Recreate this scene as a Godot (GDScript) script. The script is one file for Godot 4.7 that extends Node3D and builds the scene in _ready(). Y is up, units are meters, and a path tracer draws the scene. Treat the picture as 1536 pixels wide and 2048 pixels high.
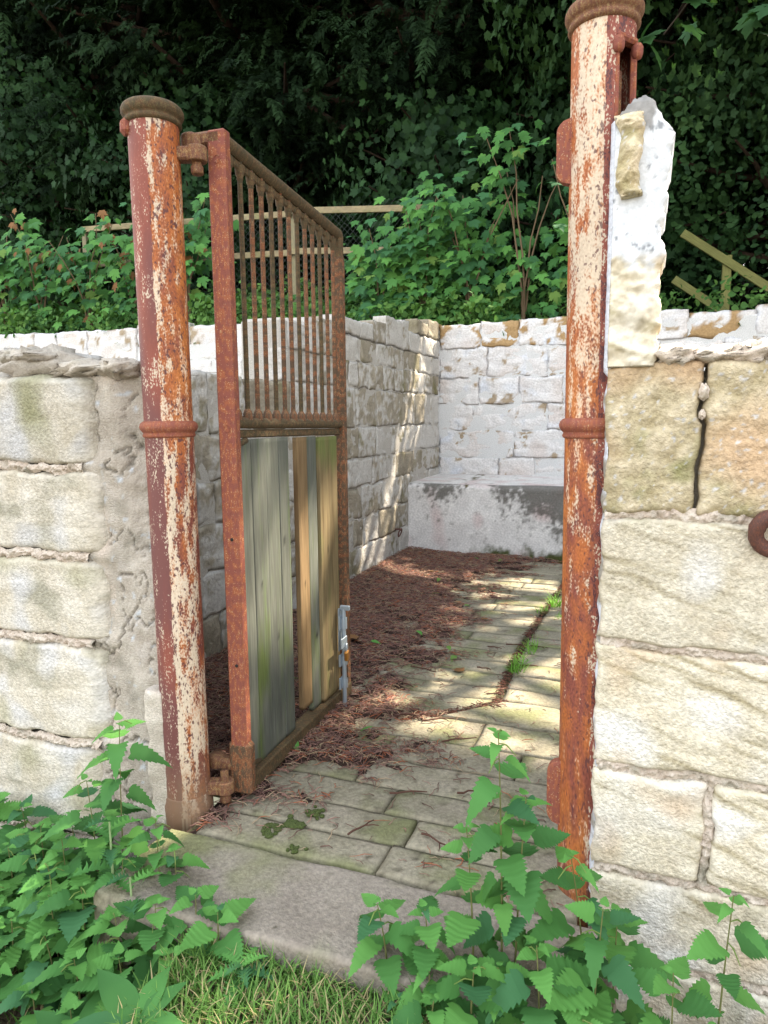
extends Node3D
# An old walled pen with a rusty iron gate under dark trees. Facade runs along x at z = -1.9; the pen lies behind it (-z). y is up, metres.

var rng := RandomNumberGenerator.new()
var nz := FastNoiseLite.new()      # broad, smooth
var nf := FastNoiseLite.new()      # fractal
var nr := FastNoiseLite.new()      # ridged
var M := {}
var used := {}
var SUN := Vector3(0.50, 1.0, -0.62).normalized()
var beams := []                    # rays towards the sun that the crowns leave open

func _ready() -> void:
	# ---- camera
	var cam := Camera3D.new()
	cam.name = "camera"
	add_child(cam)
	cam.position = Vector3(0, 1.4, 0)
	cam.rotation_order = EULER_ORDER_YXZ
	cam.rotation_degrees = Vector3(-7.7, 20.5, -0.5)
	cam.fov = 72.37
	cam.near = 0.05
	cam.far = 400.0
	cam.current = true
	# ---- sky, exposure
	var env := Environment.new()
	env.background_mode = Environment.BG_SKY
	var sm := ProceduralSkyMaterial.new()
	sm.sky_top_color = Color(0.73, 0.765, 0.81)
	sm.sky_horizon_color = Color(0.96, 0.95, 0.92)
	sm.sky_curve = 0.25
	sm.sky_energy_multiplier = 1.0
	sm.ground_bottom_color = Color(0.35, 0.35, 0.30)
	sm.ground_horizon_color = Color(0.6, 0.62, 0.6)
	var sk := Sky.new()
	sk.sky_material = sm
	env.sky = sk
	env.tonemap_mode = Environment.TONE_MAPPER_LINEAR
	env.tonemap_exposure = 4.85
	env.sdfgi_enabled = true
	env.ssao_enabled = true
	env.ssil_enabled = true
	var we := WorldEnvironment.new()
	we.name = "world_environment"
	we.environment = env
	add_child(we)
	# ---- sun
	var sun := DirectionalLight3D.new()
	sun.name = "sun"
	sun.light_energy = 1.4
	sun.light_angular_distance = 0.5
	sun.light_color = Color(1.0, 0.95, 0.86)
	sun.shadow_enabled = true
	add_child(sun)
	sun.look_at_from_position(SUN * 50.0, Vector3.ZERO)
	setup()
	build_ground()
	build_floor()
	build_front_walls()
	build_inner_walls()
	build_bench()
	build_posts()
	build_gate()
	build_fences()
	build_trees()
	build_saplings()
	build_litter()
	build_nettles()
	build_small_things()

# ------------------------------------------------------------------ helpers
func setup() -> void:
	rng.seed = 7
	nz.seed = 3; nz.frequency = 1.0; nz.fractal_type = FastNoiseLite.FRACTAL_NONE
	nf.seed = 5; nf.frequency = 1.0; nf.fractal_type = FastNoiseLite.FRACTAL_FBM; nf.fractal_octaves = 4
	nr.seed = 9; nr.frequency = 1.0; nr.fractal_type = FastNoiseLite.FRACTAL_RIDGED; nr.fractal_octaves = 3
	for b in [[-0.80, 0, -5.62, 0.26], [-0.89, 0, -4.63, 0.22], [-0.62, 0, -5.05, 0.15], [-1.5, 0, -5.75, 0.16], [-1.25, 0, -4.62, 0.13], [-0.41, 0, -3.50, 0.14], [-0.36, 0, -2.97, 0.10],
			[-1.20, 0, -3.20, 0.14], [-0.86, 0, -3.14, 0.10], [-0.78, 0, -1.42, 0.05], [-0.58, 0, -1.42, 0.05], [-0.58, 0, -4.1, 0.14], 
			[-2.3, 2.15, -7.66, 0.34], [-2.3, 0.15, -6.0, 0.2], [-1.35, 0.9, -2.25, 0.07], [-1.35, 0.62, -2.42, 0.07], [-1.36, 0.75, -2.92, 0.07], [-1.35, 0.5, -2.2, 0.07], [-1.36, 0.6, -2.75, 0.06],
			[-0.6, 0, -0.9, 0.2]]:
		beams.append([Vector3(b[0], b[1], b[2]), b[3] * 1.2])
	var grain := noise_tex(21, 0.035, 5, 0.55, 1.0)
	var soft := noise_tex(24, 0.03, 5, 0.80, 1.0)
	var soft2 := noise_tex(26, 0.03, 5, 0.74, 1.0)
	var grain2 := noise_tex(22, 0.02, 5, 0.55, 1.0)
	var bump := noise_tex(23, 0.03, 5, 0.0, 1.0)
	var gritb := noise_tex(25, 0.05, 6, 0.0, 1.0)
	M.stone = vmat(0.95, soft2, gritb, 3.4, 0.40)
	M.paint = vmat(0.8, soft, bump, 2.2, 0.15)
	M.pale = vmat(0.93, soft, bump, 2.2, 0.6)
	M.paver = vmat(0.92, soft2, gritb, 3.0, 0.25)
	M.cement = vmat(0.95, soft, gritb, 5.0, 0.45)
	M.render = vmat(0.9, soft, bump, 2.3, 0.25)
	M.earth = vmat(1.0, grain2, bump, 1.6, 1.2)
	M.rust = tmat(rust_image(Color(0.20, 0.060, 0.042), Color(0.27, 0.085, 0.038), Color(0.46, 0.34, 0.20), 0.725, 1), 1.4, 0.75)
	M.rustdark = tmat(rust_image(Color(0.13, 0.055, 0.034), Color(0.19, 0.08, 0.035), Color(0.30, 0.22, 0.10), 0.62, 2), 1.7, 0.8)
	M.rustmoss = tmat(rust_image(Color(0.058, 0.043, 0.022), Color(0.10, 0.05, 0.024), Color(0.16, 0.14, 0.06), 0.64, 3), 1.9, 0.85)
	M.bar = tmat(rust_image(Color(0.085, 0.052, 0.030), Color(0.19, 0.07, 0.03), Color(0.34, 0.25, 0.13), 0.69, 4), 1.5, 0.85)
	M.iron = tmat(rust_image(Color(0.075, 0.036, 0.03), Color(0.12, 0.05, 0.035), Color(0.4, 0.1, 0.03), 0.72, 5), 6.0, 0.7)
	M.zinc = flat(Color(0.36, 0.42, 0.48), 0.45, 0.6)
	M.brass = flat(Color(0.42, 0.20, 0.05), 0.4, 0.7)
	M.hole = flat(Color(0.02, 0.016, 0.014), 1.0)
	var woodtex := noise_tex(31, 0.02, 5, 0.78, 1.0)
	M.wood = vmat(0.85, woodtex, woodtex, 1.0, 0.12)
	M.wood.uv1_scale = Vector3(9, 0.45, 9)
	M.wood.uv1_world_triplanar = false
	M.rail = vmat(0.85, woodtex, woodtex, 1.0, 0.12)
	M.rail.uv1_scale = Vector3(0.5, 8, 8)
	M.rail.uv1_world_triplanar = false
	M.bark = vmat(0.95, grain2, bump, 1.2, 1.5)
	M.leaf = leafmat(0.45)
	M.nettle = leafmat(0.35)
	M.yew = leafmat(0.12)
	M.yew.roughness = 0.85
	M.yew.metallic_specular = 0.2
	M.twig = vmat(0.9, null, null, 1.0, 0.0)
	M.wire = flat(Color(0.10, 0.12, 0.11), 0.8, 0.0)
	M.white = flat(Color(0.75, 0.76, 0.78), 0.5)
	M.red = flat(Color(0.6, 0.04, 0.05), 0.5)

func noise_tex(sd: int, freq: float, oct: int, lo: float, hi: float) -> NoiseTexture2D:
	var t := NoiseTexture2D.new()
	t.width = 512; t.height = 512; t.seamless = true
	var n := FastNoiseLite.new()
	n.seed = sd; n.frequency = freq; n.fractal_octaves = oct; n.fractal_gain = 0.6
	t.noise = n
	var g := Gradient.new()
	g.set_color(0, Color(lo, lo, lo)); g.set_color(1, Color(hi, hi, hi))
	t.color_ramp = g
	return t

func vmat(rough: float, tex, bump, scale: float, relief: float) -> StandardMaterial3D:
	var m := StandardMaterial3D.new()
	m.vertex_color_use_as_albedo = true
	m.roughness = rough
	m.metallic_specular = 0.35
	if tex:
		m.albedo_texture = tex
		m.uv1_triplanar = true
		m.uv1_world_triplanar = true
		m.uv1_scale = Vector3.ONE * scale
	if bump and relief > 0.0:
		m.heightmap_enabled = true
		m.heightmap_texture = bump
		m.heightmap_scale = relief
	return m

func flat(c: Color, rough: float, metal := 0.0) -> StandardMaterial3D:
	var m := StandardMaterial3D.new()
	m.albedo_color = c.linear_to_srgb()
	m.roughness = rough
	m.metallic = metal
	return m

func leafmat(back: float) -> StandardMaterial3D:
	var m := StandardMaterial3D.new()
	m.vertex_color_use_as_albedo = true
	m.roughness = 0.68
	m.metallic_specular = 0.3
	m.backlight_enabled = true
	m.backlight = Color(back * 0.9, back, back * 0.5).linear_to_srgb()
	m.cull_mode = BaseMaterial3D.CULL_DISABLED
	return m

func tmat(imgs: Array, scale: float, rough: float) -> StandardMaterial3D:
	var m := StandardMaterial3D.new()
	m.albedo_texture = imgs[0]
	m.roughness = rough
	m.metallic_specular = 0.4
	m.uv1_triplanar = true
	m.uv1_scale = Vector3.ONE * scale
	m.heightmap_enabled = true
	m.heightmap_texture = imgs[1]
	m.heightmap_scale = 0.12
	return m

func rust_image(a: Color, b: Color, c: Color, thr: float, sd: int) -> Array:
	var n := 400
	var im := Image.create(n, n, false, Image.FORMAT_RGB8)
	var hm := Image.create(n, n, false, Image.FORMAT_L8)
	for j in n:
		for i in n:
			# wrapped on a torus so that the tile is seamless
			var th := TAU * i / n
			var ph := TAU * j / n
			var p := Vector3(cos(th) * (2.0 + cos(ph)), sin(th) * (2.0 + cos(ph)), sin(ph)) * 3.2 + Vector3(sd * 11.3, 0, 0)
			var f := nf.get_noise_3dv(p) * 0.5 + 0.5
			var s := nf.get_noise_3dv(p * 7.0) * 0.5 + 0.5
			var col := a.lerp(b, clampf((f - 0.42) * 5.0, 0.0, 1.0))
			col = col * (0.86 + 0.28 * s)
			var h := 0.4 + 0.3 * s
			if s + (f - 0.5) * 0.3 > thr:
				col = c * (0.8 + 0.3 * f)
				h = 0.9
			elif s < 0.27:
				col = col * 0.45
				h = 0.15
			im.set_pixel(i, j, Color(col.r, col.g, col.b).linear_to_srgb())
			hm.set_pixel(i, j, Color(h, h, h))
	return [ImageTexture.create_from_image(im), ImageTexture.create_from_image(hm)]

func numbered(called: String) -> String:
	used[called] = used.get(called, -1) + 1
	return called if used[called] == 0 else "%s_%03d" % [called, used[called]]

func thing(called: String, label: String, category: String, at := Vector3.ZERO, group := "", turn := 0.0) -> Node3D:
	var o := Node3D.new()
	o.name = numbered(called)
	add_child(o)
	o.position = at
	o.rotation.y = turn
	tag(o, label, category, group)
	return o

func tag(o: Node, label: String, category: String, group := "") -> void:
	o.set_meta("label", label)
	o.set_meta("category", category)
	if group:
		o.set_meta("group", group)

func part(called: String, mesh: Mesh, m: Material, parent: Node, at := Vector3.ZERO, basis := Basis.IDENTITY) -> MeshInstance3D:
	var o := MeshInstance3D.new()
	o.name = called
	o.mesh = mesh
	o.material_override = m
	if parent == self:
		o.name = numbered(called)
	parent.add_child(o, true)
	o.transform = Transform3D(basis, at)
	return o

func structure(called: String, mesh: Mesh, m: Material) -> MeshInstance3D:
	var o := part(called, mesh, m, self)
	o.set_meta("kind", "structure")
	return o

func multi(called: String, mesh: Mesh, m: Material, parent: Node, xf: Array, cols: PackedColorArray) -> MultiMeshInstance3D:
	var mm := MultiMesh.new()
	mm.transform_format = MultiMesh.TRANSFORM_3D
	mm.use_colors = true
	mm.mesh = mesh
	mm.instance_count = xf.size()
	for i in xf.size():
		mm.set_instance_transform(i, xf[i])
		mm.set_instance_color(i, cols[i])
	var o := MultiMeshInstance3D.new()
	o.name = numbered(called) if parent == self else called
	o.multimesh = mm
	o.material_override = m
	o.set_meta("kind", "stuff")
	parent.add_child(o, true)
	return o

# A sheet of (nu + 1) x (nv + 1) points; faces look along du x dv.
func sheet(P: PackedVector3Array, C: PackedColorArray, nu: int, nv: int, U := PackedVector2Array()) -> ArrayMesh:
	var w := nu + 1
	var N := PackedVector3Array()
	N.resize(P.size())
	for j in nv + 1:
		for i in w:
			var du := P[j * w + mini(i + 1, nu)] - P[j * w + maxi(i - 1, 0)]
			var dv := P[mini(j + 1, nv) * w + i] - P[maxi(j - 1, 0) * w + i]
			var n := du.cross(dv)
			N[j * w + i] = n.normalized() if n.length_squared() > 1e-16 else Vector3.UP
	var I := PackedInt32Array()
	I.resize(nu * nv * 6)
	var k := 0
	for j in nv:
		for i in nu:
			var a := j * w + i
			I[k] = a; I[k + 1] = a + w + 1; I[k + 2] = a + 1
			I[k + 3] = a; I[k + 4] = a + w; I[k + 5] = a + w + 1
			k += 6
	var A := []
	A.resize(Mesh.ARRAY_MAX)
	A[Mesh.ARRAY_VERTEX] = P
	A[Mesh.ARRAY_NORMAL] = N
	A[Mesh.ARRAY_INDEX] = I
	if C.size():
		A[Mesh.ARRAY_COLOR] = C
	if U.size():
		A[Mesh.ARRAY_TEX_UV] = U
	var m := ArrayMesh.new()
	m.add_surface_from_arrays(Mesh.PRIMITIVE_TRIANGLES, A)
	return m

# A weathered block: front face in the xy plane (z = 0), rounded and rough, sides going back to -depth. Given by its four sides; o = {res, r, amp, depth, style, off, warp, sl, sr}
func block(x0: float, x1: float, y0: float, y1: float, o: Dictionary) -> ArrayMesh:
	var res: float = o.res
	var r: float = o.get("r", 0.02)
	var rr: float = o.get("rr", r)          # rounding of the +x end
	var amp: float = o.get("amp", 0.004)
	var depth: float = o.get("depth", 0.08)
	var style: String = o.style
	var off: Vector3 = o.get("off", Vector3.ZERO)
	var warp: float = o.get("warp", 0.006)
	var sl: float = o.get("sl", 0.0)        # slant of the -x and +x ends
	var sr: float = o.get("sr", 0.0)
	var tone: float = o.get("tone", 1.0)
	var ff: float = o.get("freq", 9.0)
	var flake: float = o.get("flake", 1.0)
	var nu := maxi(4, int((x1 - x0) / res)) + 2
	var nv := maxi(4, int((y1 - y0) / res)) + 2
	var P := PackedVector3Array()
	var C := PackedColorArray()
	P.resize((nu + 1) * (nv + 1))
	C.resize(P.size())
	for j in nv + 1:
		var v := clampf((j - 1.0) / (nv - 2.0), 0.0, 1.0)
		for i in nu + 1:
			var u := clampf((i - 1.0) / (nu - 2.0), 0.0, 1.0)
			var x := lerpf(x0 + sl * v, x1 + sr * v, u)
			var y := lerpf(y0, y1, v)
			var dl := (x - x0 - sl * v) / r
			var dr := (x1 + sr * v - x) / rr
			var dx := maxf(0.0, 1.0 - minf(dl, dr))
			var dy := maxf(0.0, 1.0 - minf(y - y0, y1 - y) / r)
			var t := minf(1.0, sqrt(dx * dx + dy * dy))
			var re := rr if dr < dl else r
			var q := Vector3(x, y, 0) + off
			var z := -re * 0.8 * (1.0 - sqrt(1.0 - t * t))
			var n1 := nf.get_noise_3dv(q * ff)
			var n2 := nf.get_noise_3dv(q * Vector3(3.0, 12.0, 3.0) + Vector3(7, 0, 0))
			z += amp * (n1 * 1.4 + n2 * 0.9 * flake) + amp * 1.5 * nz.get_noise_3dv(q * 3.0)
			var edge := i == 0 or j == 0 or i == nu or j == nv
			if edge:
				z = -depth
			var wx := warp * 1.3 * nf.get_noise_3d(x * 6.0, y * 6.0, 3.0)
			var wy := warp * 1.3 * nf.get_noise_3d(x * 4.0, y * 6.0, 9.0)
			P[j * (nu + 1) + i] = Vector3(x + wx, y + wy, z)
			C[j * (nu + 1) + i] = tint(style, q, n1, n2, tone)
	return sheet(P, C, nu, nv)

func mix(a: Color, b: Color, t: float) -> Color:
	return a.lerp(b, clampf(t, 0.0, 1.0))

# Base colours of the materials (linear), with the patches, beds and stains that the surfaces carry.
func tint(style: String, q: Vector3, n1: float, n2: float, tone: float) -> Color:
	var c: Color
	match style:
		"sand":      # buff sandstone with slanting beds
			var bed := nf.get_noise_2d(q.x * 2.2 + q.y * 1.5, (q.y + 0.33 * q.x) * 26.0)
			c = mix(Color(0.64, 0.56, 0.42), Color(0.78, 0.71, 0.57), 0.5 + n1 * 0.9)
			c = mix(c, Color(0.38, 0.32, 0.20), (bed - 0.10) * 1.9)
			c = mix(c, Color(0.80, 0.77, 0.72), (nz.get_noise_3dv(q * 4.0 + Vector3(0, 0, 31)) - 0.05) * 1.5)
			c = mix(c, Color(0.60, 0.42, 0.26), (nz.get_noise_3dv(q * 5.0 + Vector3(50, 0, 3)) - 0.35) * 1.0)
			c = mix(c, Color(0.36, 0.33, 0.21), (nf.get_noise_3dv(q * 5.0 + Vector3(90, 0, 3)) - 0.25) * 1.5)
		"grit":      # coarse, darker buff
			c = mix(Color(0.46, 0.38, 0.23), Color(0.66, 0.56, 0.39), 0.5 + n1 * 1.3)
			c = mix(c, Color(0.30, 0.28, 0.13), (nf.get_noise_3dv(q * 7.0 + Vector3(4, 0, 31)) - 0.10) * 1.8)
			c = mix(c, Color(0.60, 0.42, 0.26), (nz.get_noise_3dv(q * 4.0 + Vector3(50, 0, 3)) - 0.1) * 1.2)
			c = mix(c, Color(0.62, 0.60, 0.58), (nz.get_noise_3dv(q * 60.0) - 0.55) * 4.0)
		"left":      # pale, smoother, greyer
			c = mix(Color(0.60, 0.53, 0.41), Color(0.76, 0.70, 0.60), 0.5 + n1 * 0.9)
			c = mix(c, Color(0.42, 0.39, 0.30), (nf.get_noise_3dv(q * Vector3(3.5, 5, 3) + Vector3(9, 0, 5)) - 0.08) * 2.2)
			c = mix(c, Color(0.66, 0.64, 0.62), (nz.get_noise_3dv(q * 5.5 + Vector3(0, 0, 31)) - 0.2) * 1.5)
			c = mix(c, Color(0.33, 0.32, 0.17), (nz.get_noise_3dv(q * 3.0 + Vector3(70, 0, 31)) - 0.35) * 1.6)
		"mortar":
			c = mix(Color(0.60, 0.49, 0.40), Color(0.72, 0.63, 0.53), 0.5 + n1)
			c = mix(c, Color(0.35, 0.32, 0.25), (nf.get_noise_3dv(q * 11.0 + Vector3(9, 0, 5)) - 0.15) * 2.0)
		"cement":
			c = mix(Color(0.46, 0.40, 0.33), Color(0.59, 0.53, 0.45), 0.5 + n1)
			c = mix(c, Color(0.58, 0.52, 0.46), (nf.get_noise_3dv(q * 9.0 + Vector3(9, 0, 5)) - 0.25) * 2.5)
			c = mix(c, Color(0.24, 0.22, 0.17), (nf.get_noise_3dv(q * 5.0 + Vector3(19, 0, 5)) - 0.15) * 1.6)
		"white":     # lime-washed stone, flaking
			var m := nf.get_noise_3dv(q * 3.2 + Vector3(31, 0, 0)) + 0.35 * nf.get_noise_3dv(q * 14.0)
			c = mix(Color(0.73, 0.70, 0.69), Color(0.82, 0.79, 0.77), 0.5 + n1)
			c = mix(c, Color(0.72, 0.65, 0.61), (nz.get_noise_3dv(q * 2.5 + Vector3(0, 0, 61)) - 0.1) * 1.6)
			c = mix(c, Color(0.68, 0.73, 0.82), (nz.get_noise_3dv(q * 3.5 + Vector3(0, 40, 61)) - 0.30) * 1.2)
			if tone < 0.8:                      # stones that have lost most of their wash
				c = mix(c, Color(0.44, 0.29, 0.14), (m - 0.06 + 0.9 * (0.8 - tone)) * 9.0)
			else:
				c = mix(c, Color(0.40, 0.31, 0.21), (m - 0.33) * 8.0)
			return c
		"peeled":    # grey stone with the last of its lime wash
			var p := nr.get_noise_3dv(q * 4.0 + Vector3(31, 0, 0)) * 0.40 + 0.6 * nf.get_noise_3dv(q * 13.0) + 0.5 * nz.get_noise_3dv(q * 1.1)
			c = mix(Color(0.28, 0.24, 0.18), Color(0.40, 0.35, 0.27), 0.5 + n1)
			c = mix(c, Color(0.20, 0.18, 0.085), (nz.get_noise_3dv(q * 3.0 + Vector3(0, 9, 61)) - 0.25) * 1.5)
			c = mix(c, Color(0.57, 0.54, 0.50), (p + 0.02 + (tone - 1.0) * 2.0) * 3.5)
			return c
		"paver":
			c = mix(Color(0.30, 0.265, 0.185), Color(0.40, 0.355, 0.26), 0.5 + n1)
			c = mix(c, Color(0.24, 0.24, 0.12), (nf.get_noise_3dv(q * 2.6 + Vector3(9, 0, 5)) - 0.02) * 2.4)
			c = mix(c, Color(0.42, 0.36, 0.28), (nf.get_noise_3dv(q * 3.0 + Vector3(39, 0, 5)) - 0.2) * 2.0)
			c = mix(c, Color(0.13, 0.11, 0.075), (nf.get_noise_3dv(q * 18.0 + Vector3(39, 0, 5)) - 0.3) * 3.0)
		"slab":
			c = mix(Color(0.33, 0.28, 0.225), Color(0.40, 0.345, 0.28), 0.5 + n1)
			c = mix(c, Color(0.27, 0.27, 0.14), (nf.get_noise_3dv(q * 2.2 + Vector3(9, 0, 5)) + clampf((-0.9 - q.x) * 0.9, -0.4, 0.35)) * 1.8)
			c = mix(c, Color(0.14, 0.12, 0.085), (nf.get_noise_3dv(q * 22.0 + Vector3(39, 0, 5)) - 0.40) * 3.0)
	return Color(c.r * tone, c.g * tone, c.b * tone)

# A tube through points with radii; closed ends.
func tube(pts: Array, rad: Array, sides := 8, col := Color.WHITE, st: SurfaceTool = null) -> ArrayMesh:
	var n := pts.size()
	var P := PackedVector3Array()
	var C := PackedColorArray()
	var side := Vector3.ZERO
	for k in range(-1, n + 1):
		var i := clampi(k, 0, n - 1)
		var d: Vector3 = (pts[mini(i + 1, n - 1)] - pts[maxi(i - 1, 0)]).normalized()
		if side == Vector3.ZERO:
			side = d.cross(Vector3(0.13, 0.31, 0.94)).normalized()
		side = (side - d * side.dot(d)).normalized()
		var up := d.cross(side)
		for s in sides + 1:
			var a := TAU * s / sides
			var r: float = 0.0005 if k < 0 or k == n else rad[i]
			P.append(pts[i] + (side * cos(a) + up * sin(a)) * r)
			C.append(col)
	var m := sheet(P, C, sides, n + 1)
	if st:
		st.append_from(m, 0, Transform3D.IDENTITY)
	return m

# A profile [r, y] turned about the y axis from angle a0 to a1 (degrees from +z towards +x)
func lathe(prof: Array, seg: int, a0 := 0.0, a1 := 360.0, H := 1.0, col := Color.WHITE) -> ArrayMesh:
	var P := PackedVector3Array()
	var U := PackedVector2Array()
	var C := PackedColorArray()
	for p in prof:
		for s in seg + 1:
			var a := deg_to_rad(lerpf(a0, a1, float(s) / seg))
			P.append(Vector3(sin(a) * p[0], p[1], cos(a) * p[0]))
			U.append(Vector2(a / TAU, clampf(1.0 - p[1] / H, 0.001, 0.999)))
			C.append(col)
	return sheet(P, C, seg, prof.size() - 1, U)

# A box with bevelled edges, as one mesh; centre and size, optional vertex colour.
func bevel(size: Vector3, b := 0.004, col := Color.WHITE, at := Vector3.ZERO) -> ArrayMesh:
	var st := SurfaceTool.new()
	st.begin(Mesh.PRIMITIVE_TRIANGLES)
	add_bevel(st, size, b, col, at)
	st.generate_normals()
	return st.commit()

func add_bevel(st: SurfaceTool, size: Vector3, b: float, col: Color, at: Vector3, basis := Basis.IDENTITY) -> void:
	var h := size / 2.0
	b = minf(b, minf(h.x, minf(h.y, h.z)) * 0.9)
	st.set_smooth_group(-1)
	st.set_color(col)
	var corner := func(s: Vector3, axis: int) -> Vector3:
		var p := Vector3(s.x * (h.x - b), s.y * (h.y - b), s.z * (h.z - b))
		p[axis] = s[axis] * h[axis]
		return at + basis * p
	for axis in 3:
		var u := (axis + 1) % 3
		var v := (axis + 2) % 3
		for s in [-1.0, 1.0]:
			var q := []
			for e in [[-1, -1], [1, -1], [1, 1], [-1, 1]]:
				var g := Vector3.ZERO
				g[axis] = s; g[u] = e[0]; g[v] = e[1]
				q.append(corner.call(g, axis))
			if s > 0:
				q.reverse()
			quad(st, q)
		# edges parallel to this axis
		for e in [[-1, -1], [1, -1], [1, 1], [-1, 1]]:
			var lo := Vector3.ZERO
			lo[u] = e[0]; lo[v] = e[1]; lo[axis] = -1
			var hi := lo
			hi[axis] = 1
			var q2 := [corner.call(lo, u), corner.call(hi, u), corner.call(hi, v), corner.call(lo, v)]
			var nrm: Vector3 = (q2[1] - q2[0]).cross(q2[2] - q2[0])
			var out := Vector3.ZERO
			out[u] = e[0]; out[v] = e[1]
			if nrm.dot(basis * out) > 0:
				q2.reverse()
			quad(st, q2)
	for sx in [-1.0, 1.0]:
		for sy in [-1.0, 1.0]:
			for sz in [-1.0, 1.0]:
				var g := Vector3(sx, sy, sz)
				var t := [corner.call(g, 0), corner.call(g, 1), corner.call(g, 2)]
				if (t[1] - t[0]).cross(t[2] - t[0]).dot(basis * g) > 0:
					t.reverse()
				for p in t:
					st.add_vertex(p)

func quad(st: SurfaceTool, q: Array) -> void:
	for k in [0, 1, 2, 0, 2, 3]:
		st.add_vertex(q[k])

func look(forward: Vector3, up: Vector3) -> Basis:      # y along forward, z as near to up as can be
	var y := forward.normalized()
	var x := y.cross(up)
	if x.length() < 1e-3:
		x = y.cross(Vector3(0.3, 0.2, 0.9))
	x = x.normalized()
	return Basis(x, y, x.cross(y))

func rv() -> Vector3:
	return Vector3(rng.randf_range(-1, 1), rng.randf_range(-1, 1), rng.randf_range(-1, 1))

func in_beam(p: Vector3, pad: float) -> bool:
	for b in beams:
		var d: Vector3 = p - b[0]
		var t := d.dot(SUN)
		if t > 0.0 and (d - SUN * t).length_squared() < (b[1] + pad) * (b[1] + pad):
			return true
	return false

# ------------------------------------------------------------------ ground and floor
func smooth(a: float, b: float, x: float) -> float:
	return smoothstep(a, b, x)

func ground_y(x: float, z: float) -> float:
	var y := -0.30
	# the earth is banked up against the middle of the sill
	y += 0.235 * smooth(-1.40, -1.12, x) * (1.0 - smooth(-0.35, 0.0, x))
	y += 0.02 * nf.get_noise_2d(x * 2.0, z * 2.0)
	y -= 0.06 * smooth(0.0, 3.0, z)
	return y

func bank_y(x: float, z: float) -> float:      # wooded bank behind the pens
	var d := -8.3 - z
	var top := 2.40 + 0.22 * smooth(-3.0, -6.5, x)
	var y := top + 0.35 * smooth(0.0, 2.2, d) * smooth(2.5, -2.5, x) + 0.10 * d + 1.6 * smooth(3.0, 16.0, d)
	y += 0.16 * nf.get_noise_2d(x * 0.7, z * 0.7)
	return y

func build_ground() -> void:
	# near ground in front of the pen, one sheet with a fine middle and far edges
	var xs := PackedFloat32Array([-180.0, -60.0, -20.0, -9.0, -5.0])
	for i in 70:
		xs.append(-3.4 + i * 0.085)
	xs.append_array(PackedFloat32Array([4.0, 8.0, 20.0, 60.0, 180.0]))
	var zs := PackedFloat32Array([180.0, 60.0, 20.0, 8.0, 3.0, 1.0])
	for i in 40:
		zs.append(0.2 - i * 0.0575)
	var P := PackedVector3Array()
	var C := PackedColorArray()
	for z in zs:
		for x in xs:
			P.append(Vector3(x, ground_y(x, z), z))
			var n := nf.get_noise_2d(x * 3.0, z * 3.0)
			var c := mix(Color(0.12, 0.085, 0.055), Color(0.22, 0.17, 0.11), 0.5 + n)
			c = mix(c, Color(0.30, 0.26, 0.19), smooth(-1.0, -0.2, z))     # trodden gravel where one stands
			C.append(c)
	structure("ground", sheet(P, C, xs.size() - 1, zs.size() - 1), M.earth)
	# the bank and the wood floor behind
	P = PackedVector3Array(); C = PackedColorArray()
	var nx := 90
	var nzc := 70
	for j in nzc + 1:
		var v := float(j) / nzc
		var z := -8.32 - 60.0 * pow(v, 2.2)
		for i in nx + 1:
			var u := float(i) / nx * 2.0 - 1.0
			var x := -3.0 + 45.0 * signf(u) * pow(absf(u), 1.7)
			P.append(Vector3(x, bank_y(x, z), z))
			C.append(mix(Color(0.055, 0.04, 0.024), Color(0.10, 0.075, 0.045), 0.5 + nf.get_noise_2d(x, z)))
	structure("bank", sheet(P, C, nx, nzc), M.earth)

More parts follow.
